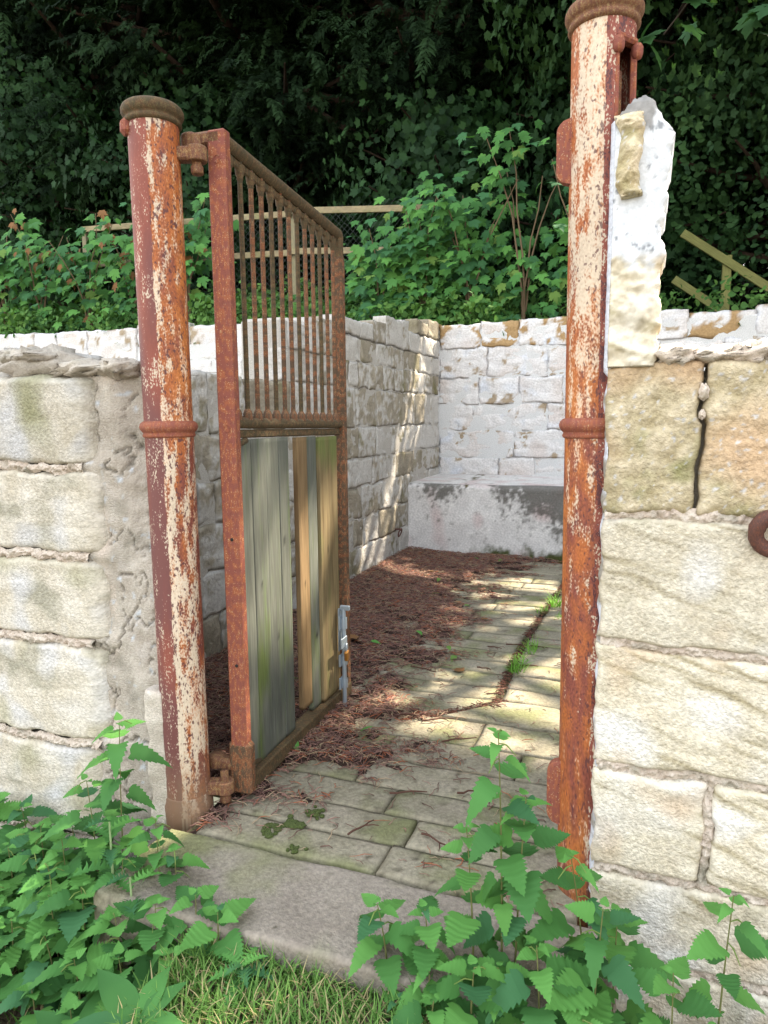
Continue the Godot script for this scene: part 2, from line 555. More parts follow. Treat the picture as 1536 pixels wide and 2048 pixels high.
func build_floor() -> void:
	var root := Node3D.new()
	root.name = "paved_floor"
	root.set_meta("kind", "structure")
	add_child(root)
	var P := PackedVector3Array()
	var C := PackedColorArray()
	for j in 41:
		for i in 31:
			var x := -2.4 + 3.9 * i / 30.0
			var z := -1.60 - 5.4 * j / 40.0
			if z > -2.2:
				x = clampf(x, -1.44, -0.14)
			P.append(Vector3(x, -0.022, z))
			C.append(mix(Color(0.06, 0.045, 0.03), Color(0.11, 0.10, 0.05), 0.5 + 1.5 * nf.get_noise_2d(x * 4.0, z * 4.0)))
	part("bedding", sheet(P, C, 30, 40), M.earth, root)
	var zr := [-1.86, -2.02, -2.19, -2.36, -2.575, -2.79, -3.04]
	var turn := Basis(Vector3.RIGHT, -PI / 2)
	for r in 6:
		var x := -2.28 + 0.2 * r if r > 1 else -1.40
		var xe := -0.13 if r < 2 else 1.25
		while x < xe - 0.05:
			var l := rng.randf_range(0.45, 0.95)
			if x + l > xe - 0.25:
				l = xe - x
			sett(root, x, x + l, zr[r], zr[r + 1], turn)
			x += l
	# beyond the gutter: two blocks of narrower setts
	var z := -3.04
	var first := true
	while z > -6.75:
		var d := rng.randf_range(0.155, 0.195)
		var cut := 0.25 if first else 0.0
		if first:
			d = 0.27
		var gx := -0.63 + 0.035 * sin((z + 3.0) * 1.4)
		for sidex in 2:
			var x0 := -2.29 if sidex == 0 else gx + 0.020 - cut
			var xe := gx - 0.020 - cut if sidex == 0 else 1.25
			var x := x0
			while x < xe - 0.02:
				var l := rng.randf_range(0.35, 0.85)
				if x + l > xe - 0.25:
					l = xe - x
				var sl := cut if sidex == 1 and x == x0 else 0.0
				var sr := cut if sidex == 0 and x + l > xe - 0.001 else 0.0
				sett(root, x, x + l, z, z - d, turn, sl, sr)
				x += l
		z -= d
		first = false
	# worn door sill in front
	var sill := part("door_sill", block(-1.50, -0.02, 0.0, 0.36, {"res": 0.012, "r": 0.012, "amp": 0.0025, "depth": 0.3, "style": "slab", "tone": 0.95, "off": Vector3(0, 3, 0), "warp": 0.010, "freq": 5.0, "sr": 0.0}), M.paver, root, Vector3(0, 0.0, -1.495), turn)
	sill.set_meta("label", "broad worn stone sill in the gateway")

func sett(root: Node3D, x0: float, x1: float, z0: float, z1: float, turn: Basis, sl := 0.0, sr := 0.0) -> void:
	var g := rng.randf_range(0.001, 0.004)
	var near := z0 > -3.2 and x0 < 0.2
	var m := block(x0 + g, x1 - g, -z0 + g, -z1 - g, {"res": 0.016 if near else 0.035, "r": 0.006, "amp": 0.0022, "depth": 0.08, "style": "paver", "off": Vector3(rng.randf() * 3.0, 0, rng.randf() * 2.0), "warp": 0.003, "freq": 8.0, "sl": sl, "sr": sr, "tone": rng.randf_range(0.86, 1.05)})
	var b := turn * Basis(Vector3.RIGHT, rng.randf_range(-0.012, 0.012)) * Basis(Vector3.UP, rng.randf_range(-0.006, 0.006))
	part("paving_stone", m, M.paver, root, Vector3(0, rng.randf_range(-0.004, 0.003), 0) + Vector3(0, 0, 0), turn if absf(z0) > 3.0 else turn)

# ------------------------------------------------------------------ walls
func core(root: Node3D, size: Vector3, at: Vector3) -> void:
	part("core", bevel(size, 0.02, Color(0.42, 0.37, 0.30), at), M.cement, root)

func build_front_walls() -> void:
	var zf := -1.9
	# -- wall with the ring, on the latch side
	var w := thing("stone_wall", "wall of big buff sandstone blocks with an iron ring, beside the latch post", "wall", Vector3(-0.1, -0.4, zf))
	var o0 := -w.position
	var rows := [[-0.55, -0.12, [-0.1, 0.55, 1.5], "sand", 1.05], [-0.12, 0.14, [-0.1, 0.62, 1.5], "sand", 1.05], [0.14, 0.45, [-0.1, 0.193, 0.85, 1.5], "sand", 1.15], [0.45, 0.795, [-0.1, 0.72, 1.5], "sand", 1.15],
		[0.795, 1.142, [-0.1, 0.9, 1.5], "sand", 1.0], [1.142, 1.535, [-0.1, 0.128, 0.66, 1.5], "grit", 1.02]]
	core(w, Vector3(1.58, 1.92, 0.30), o0 + Vector3(0.71, 0.55, zf - 0.215))
	for r in rows.size():
		var row: Array = rows[r]
		for k in row[2].size() - 1:
			var a: float = row[2][k]
			var b: float = row[2][k + 1]
			var fine := a < 0.4
			var gap := 0.010 if r < 5 else 0.005
			var rough: float = 0.007 if row[3] == "grit" else 0.0042
			var m := block(a + (gap if k > 0 else 0.0), b - gap, row[0] + gap, row[1] - gap, {"res": 0.0055 if fine else 0.04, "r": 0.017 if r < 5 else 0.020, "amp": rough, "depth": 0.12, "style": row[3], "off": Vector3(r * 1.7 + k * 3.1, r * 0.37, 0), "warp": 0.014, "freq": 13.0 if row[3] == "grit" else 8.0, "tone": row[4] + 0.05 * (k % 2)})
			part("stone", m, M.stone, w, o0 + Vector3(0, 0, zf))
	# pointing that stands in the joints
	var hj := [-0.12, 0.14, 0.45, 0.795, 1.142]
	for y in hj:
		part("mortar_joint", mortar_strip(-0.095, 1.4 if y < 0 else 0.75, y, true, 0.027, 4.0 + y), M.cement, w, o0 + Vector3(0, 0, zf))
	part("mortar_joint", mortar_strip(0.15, 0.44, 0.193, false, 0.022, 8.0), M.cement, w, o0 + Vector3(0, 0, zf))
	# lumps of old mortar along the top
	for k in 7:
		var x := 0.06 + k * 0.085
		part("mortar_lump", lump(Vector3(0.07, 0.022 + 0.018 * rng.randf(), 0.08), "mortar", 20.0 + k, 1.05), M.cement, w, o0 + Vector3(x, 1.545, zf - 0.07))
	part("mortar_lump", lump(Vector3(0.012, 0.02, 0.015), "mortar", 41.0, 1.1), M.cement, w, o0 + Vector3(0.128, 1.455, zf - 0.008))
	part("mortar_lump", lump(Vector3(0.008, 0.012, 0.012), "mortar", 42.0, 1.1), M.cement, w, o0 + Vector3(0.127, 1.40, zf - 0.008))
	# the broken upright slab that stands on it
	build_slab(w, o0, zf)
	# -- wall on the hinge side
	w = thing("stone_wall", "wall of pale rounded sandstone blocks with rubble on top, beside the hinge post", "wall", Vector3(-1.8, -0.4, zf))
	o0 = -w.position
	core(w, Vector3(1.72, 1.92, 0.28), o0 + Vector3(-2.55, 0.56, zf - 0.25))
	var lr := [[-0.55, -0.18, -1.92], [-0.18, 0.205, -1.845], [0.205, 0.60, -1.80], [0.60, 0.92, -1.785], [0.92, 1.235, -1.775], [1.235, 1.565, -1.79]]
	for r in lr.size():
		var row: Array = lr[r]
		var cuts := [row[2], -2.75 + 0.25 * (r % 2), -3.5]
		for k in 2:
			var m := block(cuts[k + 1] + 0.01, cuts[k] - 0.004, row[0] + 0.008, row[1] - 0.008, {"res": 0.0065 if k == 0 else 0.04, "r": 0.028, "rr": 0.085 if k == 0 else 0.03, "amp": 0.0045, "depth": 0.16, "style": "left", "off": Vector3(r * 2.3 + k * 3.1, r * 0.71, 0), "warp": 0.016, "freq": 6.0, "tone": [0.9, 1.05, 1.1, 1.05, 1.0, 0.88][r]})
			part("stone", m, M.stone, w, o0 + Vector3(0, 0, zf))
	for y in [-0.18, 0.205, 0.60, 0.92, 1.235]:
		part("mortar_joint", mortar_strip(-2.9, -1.83, y, true, 0.021, 14.0 + y), M.cement, w, o0 + Vector3(0, 0, zf + 0.006))
	# cement fill between the blocks and the post
	part("cement_fill", fill_sheet(), M.cement, w, o0 + Vector3(0, 0, zf))
	for k in 9:
		part("rubble_lump", lump(Vector3(rng.randf_range(0.05, 0.1), rng.randf_range(0.02, 0.045), 0.09), "cement", 60.0 + k, rng.randf_range(0.8, 1.2)), M.cement, w, o0 + Vector3(-2.25 + k * 0.068, 1.575 + (0.05 if k < 4 else 0.0), zf - rng.randf_range(0.08, 0.16)))
	var cap := part("rubble_lump", lump(Vector3(0.16, 0.07, 0.10), "cement", 77.0, 0.85), M.cement, w, o0 + Vector3(-2.10, 1.60, zf - 0.13))
	cap.set_meta("label", "hump of broken mortar on the wall top")
	part("cement_pad", block(-1.625, -1.545, -0.05, 0.455, {"res": 0.008, "r": 0.012, "amp": 0.005, "depth": 0.06, "style": "cement", "off": Vector3(8, 1, 0), "warp": 0.012, "tone": 1.25}), M.cement, w, o0 + Vector3(0, 0, zf - 0.008))
	# iron ring on its staple
	var rg := thing("iron_ring", "heavy rusty iron ring set in the sandstone wall", "ring", Vector3(0.302, 1.128, zf))
	var tp := []
	var tr := []
	for k in 25:
		var a := TAU * k / 24.0
		tp.append(Vector3(sin(a) * 0.045, cos(a) * 0.045 - 0.012, 0.022 + 0.012 * cos(a)))
		tr.append(0.0185 + 0.002 * nz.get_noise_1d(k * 9.0))
	part("ring", tube(tp, tr, 12), M.iron, rg)
	part("staple", tube([Vector3(-0.012, 0.03, -0.05), Vector3(-0.01, 0.032, 0.03), Vector3(0, 0.034, 0.045), Vector3(0.01, 0.032, 0.03), Vector3(0.012, 0.03, -0.05)], [0.011, 0.011, 0.012, 0.011, 0.011], 10), M.iron, rg)

# a ragged line of pointing along y = at (or along x = at when upright)
func mortar_strip(a: float, b: float, at: float, level: bool, half: float, sd: float) -> ArrayMesh:
	var n := int((b - a) / 0.005)
	var P := PackedVector3Array()
	var C := PackedColorArray()
	for j in 13:
		var v := (j / 12.0 - 0.5) * 2.0
		for i in n + 1:
			var s := a + (b - a) * i / n
			var wv := 0.016 * nf.get_noise_3d(s * 4.0, at * 6.0, 9.0) if level else 0.016 * nf.get_noise_3d(at * 6.0, s * 6.0, 3.0)
			var hw := half * (0.85 + 0.7 * nf.get_noise_2d(s * 13.0, sd * 3.0 + v))
			var w := at + wv + v * hw
			var q := Vector3(s, w, sd)
			var z := -0.010 - 0.012 * v * v + 0.016 * nf.get_noise_3dv(q * 44.0) + 0.006 * nz.get_noise_3dv(q * 9.0)
			P.append(Vector3(s, w, z) if level else Vector3(w, s, z))
			C.append(tint("mortar", q, nf.get_noise_3dv(q * 15.0), 0.0, 1.0))
	var m := sheet(P, C, n, 12)
	if level:
		return m
	# upright strips are mirrored by the swap of axes: turn their faces round
	var arr := m.surface_get_arrays(0)
	var I: PackedInt32Array = arr[Mesh.ARRAY_INDEX]
	for k in range(0, I.size(), 3):
		var t := I[k + 1]
		I[k + 1] = I[k + 2]
		I[k + 2] = t
	arr[Mesh.ARRAY_INDEX] = I
	var N: PackedVector3Array = arr[Mesh.ARRAY_NORMAL]
	for k in N.size():
		N[k] = -N[k]
	arr[Mesh.ARRAY_NORMAL] = N
	var out := ArrayMesh.new()
	out.add_surface_from_arrays(Mesh.PRIMITIVE_TRIANGLES, arr)
	return out

func lump(size: Vector3, style: String, sd: float, tone: float) -> ArrayMesh:
	var P := PackedVector3Array()
	var C := PackedColorArray()
	var nu := 22
	var nv := 12
	for j in nv + 1:
		var th := PI * (j / float(nv) - 0.5)
		for i in nu + 1:
			var ph := TAU * (i % nu) / nu
			var d := Vector3(cos(th) * sin(ph), sin(th), cos(th) * cos(ph))
			var q := d * 1.3 + Vector3(sd * 3.0, 0, 0)
			var r := 1.0 + 0.45 * nf.get_noise_3dv(q * 1.2) + 0.25 * nf.get_noise_3dv(q * 3.5)
			P.append(d * size * r)
			C.append(tint(style, d * size + Vector3(sd, 0, 0), nf.get_noise_3dv(q * 4.0), 0.0, tone))
	return sheet(P, C, nu, nv)

func fill_sheet() -> ArrayMesh:
	var nu := 52
	var nv := 230
	var P := PackedVector3Array()
	var C := PackedColorArray()
	for j in nv + 1:
		var y := -0.35 + 1.91 * j / nv
		for i in nu + 1:
			var u := i / float(nu)
			var x := lerpf(-1.90, -1.585, u)
			var q := Vector3(x, y, 0)
			var n := nf.get_noise_3dv(q * 7.0)
			var z := -0.045 - 0.025 * u + 0.007 * n + 0.006 * nf.get_noise_3dv(q * Vector3(22, 14, 1)) + 0.010 * nz.get_noise_3dv(q * 3.0)
			# the pointing climbs over the ends of the bed joints
			for b in [0.205, 0.60, 0.92, 1.235]:
				z += 0.03 * exp(-pow((y - b - 0.01) / 0.035, 2.0)) * smooth(0.75, 0.15, u)
			# broken away near the top by the post
			var brk := smooth(0.95, 1.5, y + 0.5 * (u - 0.6) + 0.25 * n) * smooth(0.5, 0.75, u)
			z -= 0.055 * brk
			var crack := smooth(0.035, 0.0, absf(nf.get_noise_3dv(q * Vector3(5, 3.5, 1) + Vector3(70, 0, 0))))
			z -= 0.014 * crack
			P.append(Vector3(x, y + (0.02 * n if j == nv else 0.0), z - (0.25 if j == nv or i == 0 else 0.0)))
			var c := tint("cement", q, n, 0.0, 1.0)
			c = mix(c, tint("mortar", q, n, 0.0, 0.95), (nf.get_noise_3dv(q * Vector3(4, 2, 1) + Vector3(31, 0, 0)) + 0.25 - 2.0 * absf(u - 0.35)) * 4.0)
			c = mix(c, Color(0.10, 0.09, 0.07), crack * 0.7)
			c = mix(c, Color(0.60, 0.62, 0.64), (nf.get_noise_3dv(q * 16.0 + Vector3(0, 0, 8)) - 0.36) * 6.0)
			C.append(c)
	return sheet(P, C, nu, nv)

func build_slab(w: Node3D, o0: Vector3, zf: float) -> void:
	var edge := [[1.52, 0.016], [1.60, 0.019], [1.66, 0.022], [1.72, 0.011], [1.77, 0.022], [1.80, 0.024], [1.84, 0.014], [1.90, 0.020], [1.96, 0.026], [2.03, 0.030], [2.08, 0.029], [2.10, 0.012], [2.13, -0.004], [2.165, -0.03]]
	var nu := 34
	var nv := 120
	var P := PackedVector3Array()
	var C := PackedColorArray()
	for j in nv + 1:
		var v := clampf((j - 1.0) / (nv - 2.0), 0.0, 1.0)
		for i in nu + 1:
			var u := clampf((i - 1.0) / (nu - 2.0), 0.0, 1.0)
			var y := lerpf(1.52, 2.165, v)
			var xr: float = edge[0][1]
			for k in edge.size() - 1:
				if y >= edge[k][0]:
					xr = lerpf(edge[k][1], edge[k + 1][1], clampf((y - edge[k][0]) / (edge[k + 1][0] - edge[k][0]), 0, 1))
			var xl := -0.10
			var yy := y
			var x := lerpf(xl, xr, u)
			var q := Vector3(x, yy, 0)
			# the top falls away towards the post
			var cap := 2.115 + 0.05 * smooth(-0.10, -0.045, x) - 0.06 * smooth(-0.02, 0.03, x) + 0.008 * nz.get_noise_1d(x * 90.0)
			yy = minf(yy, cap)
			var bare := smooth(1.80, 1.765, y + 0.03 * nf.get_noise_3dv(q * 14.0))
			var n := nf.get_noise_3dv(q * 14.0)
			var z := 0.004 + 0.002 * n + bare * (-0.006 + 0.026 * nf.get_noise_3dv(q * 10.0) + 0.010 * nr.get_noise_3dv(q * 8.0))
			z -= 0.012 * smooth(0.9, 1.0, u) + 0.02 * smooth(0.97, 1.0, v)
			if i == 0 or j == 0 or i == nu or j == nv:
				z = -0.16
			P.append(Vector3(x + 0.012 * u * nf.get_noise_2d(y * 22.0, 2.0), yy, z))
			var c := mix(Color(0.72, 0.75, 0.79), Color(0.79, 0.80, 0.82), 0.5 + n)
			c = mix(c, Color(0.30, 0.31, 0.33), (nf.get_noise_3dv(q * 22.0 + Vector3(0, 0, 4)) - 0.36) * 8.0)
			var cem := smooth(2.07, 2.10, y + 0.02 * n - 0.05 * smooth(-0.02, 0.0, x))
			c = mix(c, Color(0.30, 0.29, 0.28) * (1.0 + 0.4 * n), cem)
			c = mix(c, tint("sand", q, n, 0.0, 1.12), bare)
			c = mix(c, Color(0.55, 0.62, 0.72), bare * smooth(1.74, 1.78, y) * smooth(0.0, 0.3, nf.get_noise_3dv(q * 20.0)))
			C.append(c)
	var s := part("upright_slab", sheet(P, C, nu, nv), M.paint, w, o0 + Vector3(0, 0, zf))
	s.set_meta("label", "broken upright stone slab, white-painted above and bare below")
	var l := part("mortar_lump", block(-0.030, 0.028, -0.098, 0.098, {"res": 0.004, "r": 0.029, "amp": 0.014, "depth": 0.04, "style": "grit", "off": Vector3(4, 2, 0), "warp": 0.02, "freq": 16.0, "tone": 1.2}), M.stone, s, Vector3(-0.063, 2.022, 0.034))
	l.set_meta("label", "tan lump of mortar stuck to the white slab")
	# painted strip of mortar between post and wall
	P = PackedVector3Array(); C = PackedColorArray()
	for j in 161:
		var y := 0.05 + 2.07 * j / 160.0
		for i in 7:
			var u := i / 6.0
			var q := Vector3(u * 0.03, y, 5)
			var wd := 0.020 if y > 1.5 else 0.012 + 0.008 * nz.get_noise_1d(y * 12.0)
			P.append(Vector3(-0.10 + 0.008 - u * (wd + 0.004), y, -0.012 - 0.05 * u * u + 0.006 * nf.get_noise_3dv(q * 25.0)))
			var white := smooth(-0.15, 0.1, nf.get_noise_2d(y * 9.0, 4.0) + (0.6 if y > 1.45 else 0.0))
			C.append(mix(Color(0.36, 0.33, 0.28), Color(0.72, 0.75, 0.82), white))
	var flip := PackedVector3Array()
	var fc := PackedColorArray()
	for j in 161:
		for i in 7:
			flip.append(P[j * 7 + 6 - i]); fc.append(C[j * 7 + 6 - i])
	part("mortar_strip", sheet(flip, fc, 6, 160), M.pale, w, o0 + Vector3(0, 0, zf))

func inner_top(z: float) -> float:          # height of the wall between the two pens
	if z > -4.22:
		return 1.66
	return lerpf(2.06, 2.46, clampf((-4.22 - z) / 3.6, 0.0, 1.0))

func build_inner_walls() -> void:
	# -- wall between the pens, on the hinge side; its stones face +x
	var w := thing("stone_wall", "grey inner wall of coursed stones with flaking limewash, behind the open gate", "wall", Vector3(-2.3, 0, -5.2))
	var turn := Basis(Vector3.UP, PI / 2)          # local x runs along -z
	part("core", bevel(Vector3(0.34, 1.64, 5.8), 0.02, Color(0.55, 0.51, 0.46), Vector3(-0.178, 0.80, 0.05)), M.cement, w)
	part("core", bevel(Vector3(0.32, 0.70, 3.8), 0.02, Color(0.55, 0.51, 0.46), Vector3(-0.169, 1.72, -0.95)), M.cement, w)
	var y := -0.02
	var r := 0
	var hs := [0.30, 0.25, 0.28, 0.24, 0.27, 0.33, 0.22, 0.20, 0.20, 0.22]
	while r < hs.size():
		var x := 2.3 + 0.23 * (r % 2) + 0.1 * (r % 3)
		x = 2.15 if r % 2 == 0 else 2.05
		while x < 8.02:
			var l := rng.randf_range(0.28, 0.62)
			if rng.randf() < 0.18:
				l = rng.randf_range(0.16, 0.26)
			if x + l > 7.86:
				l = 8.04 - x
			var top := inner_top(-(x + l * 0.5))
			var y1: float = y + hs[r]
			if y1 > top + 0.10:
				x += l
				continue
			if top - y1 < 0.09:
				y1 = top + rng.randf_range(-0.02, 0.025)
			var fl := rng.randf_range(0.93, 1.13) + 0.05 * smooth(1.0, 2.2, y) + 0.06 * smooth(-5.0, -7.5, -x)
			if rng.randf() < 0.13:
				fl = 0.72
			var m := block(x + 0.003, x + l - 0.003, y + 0.003, y1 - 0.003, {"res": 0.020, "r": 0.009, "amp": 0.008, "depth": 0.14, "style": "peeled", "off": Vector3(0.0, r * 0.13, rng.randf()), "warp": 0.016, "freq": 8.0, "tone": fl})
			part("stone", m, M.pale, w, -w.position + Vector3(-2.3 + rng.randf_range(-0.004, 0.004), 0, 0), turn)
			x += l
		y += hs[r]
		r += 1
	# -- retaining wall at the back of the pens
	w = thing("stone_wall", "limewashed retaining wall at the back of the pens, below the bushes", "wall", Vector3(-2.3, 0, -8.05))
	part("core", bevel(Vector3(11.3, 2.40, 0.3), 0.02, Color(0.78, 0.77, 0.76), Vector3(-1.7, 1.2, -0.155)), M.cement, w)
	part("core", bevel(Vector3(4.2, 0.24, 0.3), 0.02, Color(0.62, 0.58, 0.54), Vector3(-5.2, 2.5, -0.17)), M.cement, w)
	var ys := [0.70, 0.93, 1.24, 1.54, 1.838, 2.178, 2.46]
	for k in 6:
		var x := -9.4
		while x < 1.6:
			var l := rng.randf_range(0.4, 0.95)
			if x + l > 1.4:
				l = 1.7 - x
			if x < -2.3 and x + l > -2.5:
				l = -2.3 - x if x < -2.45 else l
			if x < -2.4 and k < 2:       # hidden behind the other walls
				x += l
				continue
			var lift := 0.0
			var y1: float = ys[k + 1]
			if k == 5:
				y1 += rng.randf_range(-0.02, 0.03) + 0.2 * smooth(-4.5, -6.2, x)
			var tn := rng.randf_range(0.9, 1.05)
			if k == 5 and rng.randf() < (0.6 if x > -3.0 else 0.3):
				tn = rng.randf_range(0.5, 0.78)
			elif rng.randf() < 0.06:
				tn = 0.7
			var m := block(x + 0.002, x + l - 0.002, ys[k] + 0.002, y1 - 0.002, {"res": 0.02 if x > -3.0 and x < 0.3 else 0.035, "r": 0.007, "amp": 0.008, "flake": 2.2, "depth": 0.14, "style": "white", "off": Vector3(0, k * 0.21, rng.randf()), "warp": 0.02, "freq": 9.0, "tone": tn})
			part("stone", m, M.pale, w, -w.position + Vector3(0, lift, -8.05 + rng.randf_range(-0.006, 0.006)))
			x += l
	# -- far side wall of this pen, out of sight behind the front wall
	w = thing("stone_wall", "plain limewashed side wall joining the ringed wall to the back wall", "wall", Vector3(1.45, 0, -5.0))
	core(w, Vector3(0.3, 1.62, 5.6), Vector3(0.17, 0.80, -0.1))
	y = 0.0
	for k in 5:
		var x := -7.9
		while x < -2.3:
			var l := rng.randf_range(0.5, 0.9)
			if x + l > -2.5:
				l = -2.25 - x
			part("stone", block(x + 0.006, x + l - 0.006, y + 0.006, y + 0.316, {"res": 0.06, "r": 0.025, "amp": 0.011, "depth": 0.1, "style": "white", "off": Vector3(0, k * 0.21, rng.randf()), "warp": 0.02}), M.pale, w, -w.position + Vector3(1.45, 0, 0), Basis(Vector3.UP, -PI / 2))
			x += l
		y += 0.322

func build_bench() -> void:
	var b := thing("stone_bench", "long rendered bench along the back wall, dark lichen under its edge", "bench", Vector3(-2.3, 0, -6.87))
	# profile from the floor up the face, over the rounded edge and back to the wall
	var prof := []
	for k in 44:
		prof.append(Vector2(0.0, -0.03 + 0.70 * k / 43.0))
	for k in 9:
		var a := PI / 2 * (k + 1) / 9.0
		prof.append(Vector2(-0.05 * (1.0 - cos(a)), 0.67 + 0.05 * sin(a)))
	for k in 22:
		prof.append(Vector2(-0.05 - 1.14 * (k + 1) / 22.0, 0.72 + 0.012 * (k + 1) / 22.0))
	var nu := 230
	var P := PackedVector3Array()
	var C := PackedColorArray()
	for j in prof.size():
		for i in nu + 1:
			var x := 3.7 * i / nu
			var q := Vector3(x, prof[j].y, prof[j].x)
			var n := nf.get_noise_3dv(q * 6.0)
			var bulge := 0.012 * nz.get_noise_3dv(q * 1.7) + 0.004 * n
			var p := Vector3(x, prof[j].y, prof[j].x)
			p.z += bulge if j < 48 else 0.0
			p.y += bulge * 0.6 if j >= 46 else 0.0
			P.append(p)
			var c := mix(Color(0.70, 0.67, 0.65), Color(0.82, 0.79, 0.76), 0.5 + n)
			c = mix(c, Color(0.68, 0.55, 0.53), (nz.get_noise_3dv(q * 3.0 + Vector3(9, 0, 0)) - 0.1) * 1.6)
			var yy: float = prof[j].y
			# black lichen hanging from the edge, broken by runs of clean wash
			var drip := nf.get_noise_2d(x * 3.0, yy * 1.3) * 0.22 + nf.get_noise_3dv(q * 16.0) * 0.30
			var reach := 0.60 - 0.28 * smooth(0.7, 1.5, x) + 0.25 * exp(-pow((x - 0.72) / 0.16, 2.0)) + 0.2 * smooth(0.2, 0.0, x)
			c = mix(c, Color(0.13, 0.12, 0.105), smooth(-0.06, 0.16, yy - reach + drip) * (0.9 if j < 53 else 0.0))
			c = mix(c, Color(0.20, 0.19, 0.16), (nf.get_noise_3dv(q * 9.0 + Vector3(0, 0, 40)) - 0.33) * 2.0)
			# moss along the foot
			var moss := smooth(0.0, 0.12, 0.10 - yy + 0.16 * nf.get_noise_2d(x * 5.0, 7.0 + yy * 4.0) - 0.12 * smooth(0.75, 0.5, x))
			c = mix(c, Color(0.075, 0.085, 0.025), moss)
			c = mix(c, Color(0.10, 0.075, 0.02), smooth(0.2, 0.35, nf.get_noise_3dv(q * 8.0 + Vector3(3, 0, 0))) * smooth(0.60, 0.68, yy) * smooth(0.3, 0.5, x) * smooth(0.75, 0.6, x))
			C.append(c)
	part("seat", sheet(P, C, nu, prof.size() - 1), M.render, b)

# ------------------------------------------------------------------ posts
const POST_H := 2.45

func post_material(which: int) -> StandardMaterial3D:
	var W := 384
	var H := 1280
	var im := Image.create(W, H, false, Image.FORMAT_RGB8)
	var hm := Image.create(W, H, false, Image.FORMAT_L8)
	var cream := Color(0.58, 0.48, 0.36)
	var rust := Color(0.39, 0.115, 0.032)
	var bright := Color(0.49, 0.165, 0.042)
	var red := Color(0.215, 0.060, 0.040)
	var dark := Color(0.085, 0.03, 0.03)
	for j in H:
		var y := POST_H * (1.0 - (j + 0.5) / H)
		for i in W:
			var a := 360.0 * (i + 0.5) / W
			if a > 180.0:
				a -= 360.0
			var s := deg_to_rad(a) * 0.08                       # metres round the shaft
			var fine := nf.get_noise_3d(s * 150.0, y * 92.0, 3.0 + which)
			var mid := nf.get_noise_3d(s * 30.0, y * 7.5, 13.0 + which)
			var big := nz.get_noise_3d(s * 9.0, y * 2.2, 23.0 + which)
			var c: Color
			var h := 0.35
			# how much of the cream paint is left
			var keep: float
			if which == 0:
				keep = 0.06 + 0.30 * smooth(1.35, 1.0, y) * smooth(110.0, 50.0, a) - 0.30 * smooth(1.3, 1.5, y) * smooth(42.0, 70.0, a) + 0.5 * smooth(2.28, 2.33, y) * smooth(70.0, 20.0, a)
				keep += 0.18 * exp(-pow((a - 29.0) / 12.0, 2.0)) - 0.45 * exp(-pow((a - 58.0) / 9.0, 2.0)) * smooth(0.75, 0.95, y) * smooth(1.5, 1.2, y) - 0.35 * smooth(0.35, 0.0, y)
			else:
				keep = 0.50 * smooth(1.40, 1.75, y) - 0.14 + 0.20 * exp(-pow((a - 2.0) / 11.0, 2.0)) * smooth(0.75, 1.0, y) - 0.1 * smooth(0.9, 0.3, y) - 0.35 * smooth(0.45, 0.1, y)
				keep -= 0.35 * smooth(-35.0, -75.0, a)
			var f := keep + 0.95 * mid + 0.60 * fine + 0.25 * big
			c = mix(rust, bright, 0.5 + mid * 1.5 + big)
			c = mix(c, red, 0.5 + 1.4 * nf.get_noise_3d(s * 20.0, y * 7.0, 50.0) - 0.5 * smooth(1.2, 1.6, y))
			c = c * (0.85 + 0.5 * fine)
			var speck := nf.get_noise_3d(s * 230.0, y * 150.0, 60.0 + which)
			var paint := 0.92 * smooth(-0.08, 0.36, f + 0.28 * speck)
			var stained := mix(cream * (0.95 + 0.22 * fine + 0.15 * big), bright, 0.30 + 0.5 * big + 0.6 * speck - 0.8 * f)
			c = mix(c, stained, paint)
			h = 0.35 + 0.4 * paint
			var pit := nf.get_noise_3d(s * 75.0, y * 42.0, 80.0 + which) - (0.0 if which == 0 else 0.12 * smooth(5.0, -20.0, a))
			c = mix(c, dark, smooth(0.26, 0.34, pit) * (0.9 if which == 0 else 0.8))
			h -= 0.3 * smooth(0.26, 0.34, pit)
			# smooth oxide-red face towards the wall
			var lim := 21.0 + 4.0 * nf.get_noise_2d(y * 9.0, 3.0) + 2.0 * fine
			if which == 0 and a < lim:
				c = red * (1.0 + 0.25 * mid + 0.12 * fine)
				c = mix(c, Color(0.14, 0.05, 0.045), 0.4 + big * 1.2 + 0.5 * smooth(1.35, 0.9, y))
				h = 0.45
				c = mix(c, cream * 0.85, smooth(0.34, 0.5, fine + 0.7 * mid))
			if which == 1 and a > 9.0 + 2.5 * nf.get_noise_2d(y * 11.0, 3.0):
				c = red * (1.0 + 0.3 * mid + 0.15 * fine)
				h = 0.45
				if fine + 0.8 * mid > 0.36:
					c = cream * 0.85
				elif fine - mid > 0.25:
					c = dark
			# the foot is scoured and earthy
			if y < 0.30:
				c = mix(c, Color(0.20, 0.13, 0.08), smooth(0.30, 0.02, y + 0.08 * mid) * 0.8)
			if y > 2.40:                                        # weathered cap
				c = mix(Color(0.15, 0.10, 0.05), Color(0.24, 0.16, 0.08), 0.5 + mid * 2.0)
				c = mix(c, Color(0.26, 0.24, 0.10), (fine + mid - 0.1) * 3.0)
				if which == 1:
					c = mix(c, red, 0.35)
				if y < 2.37 and fine > 0.1:
					c = mix(c, cream, 0.7)
			im.set_pixel(i, j, Color(maxf(c.r, 0), maxf(c.g, 0), maxf(c.b, 0)).linear_to_srgb())
			h += 0.15 * fine
			hm.set_pixel(i, j, Color(h, h, h))
	var m := StandardMaterial3D.new()
	m.albedo_texture = ImageTexture.create_from_image(im)
	m.heightmap_enabled = true
	m.heightmap_texture = ImageTexture.create_from_image(hm)
	m.heightmap_scale = 0.12
	m.roughness = 0.62
	m.metallic_specular = 0.4
	return m

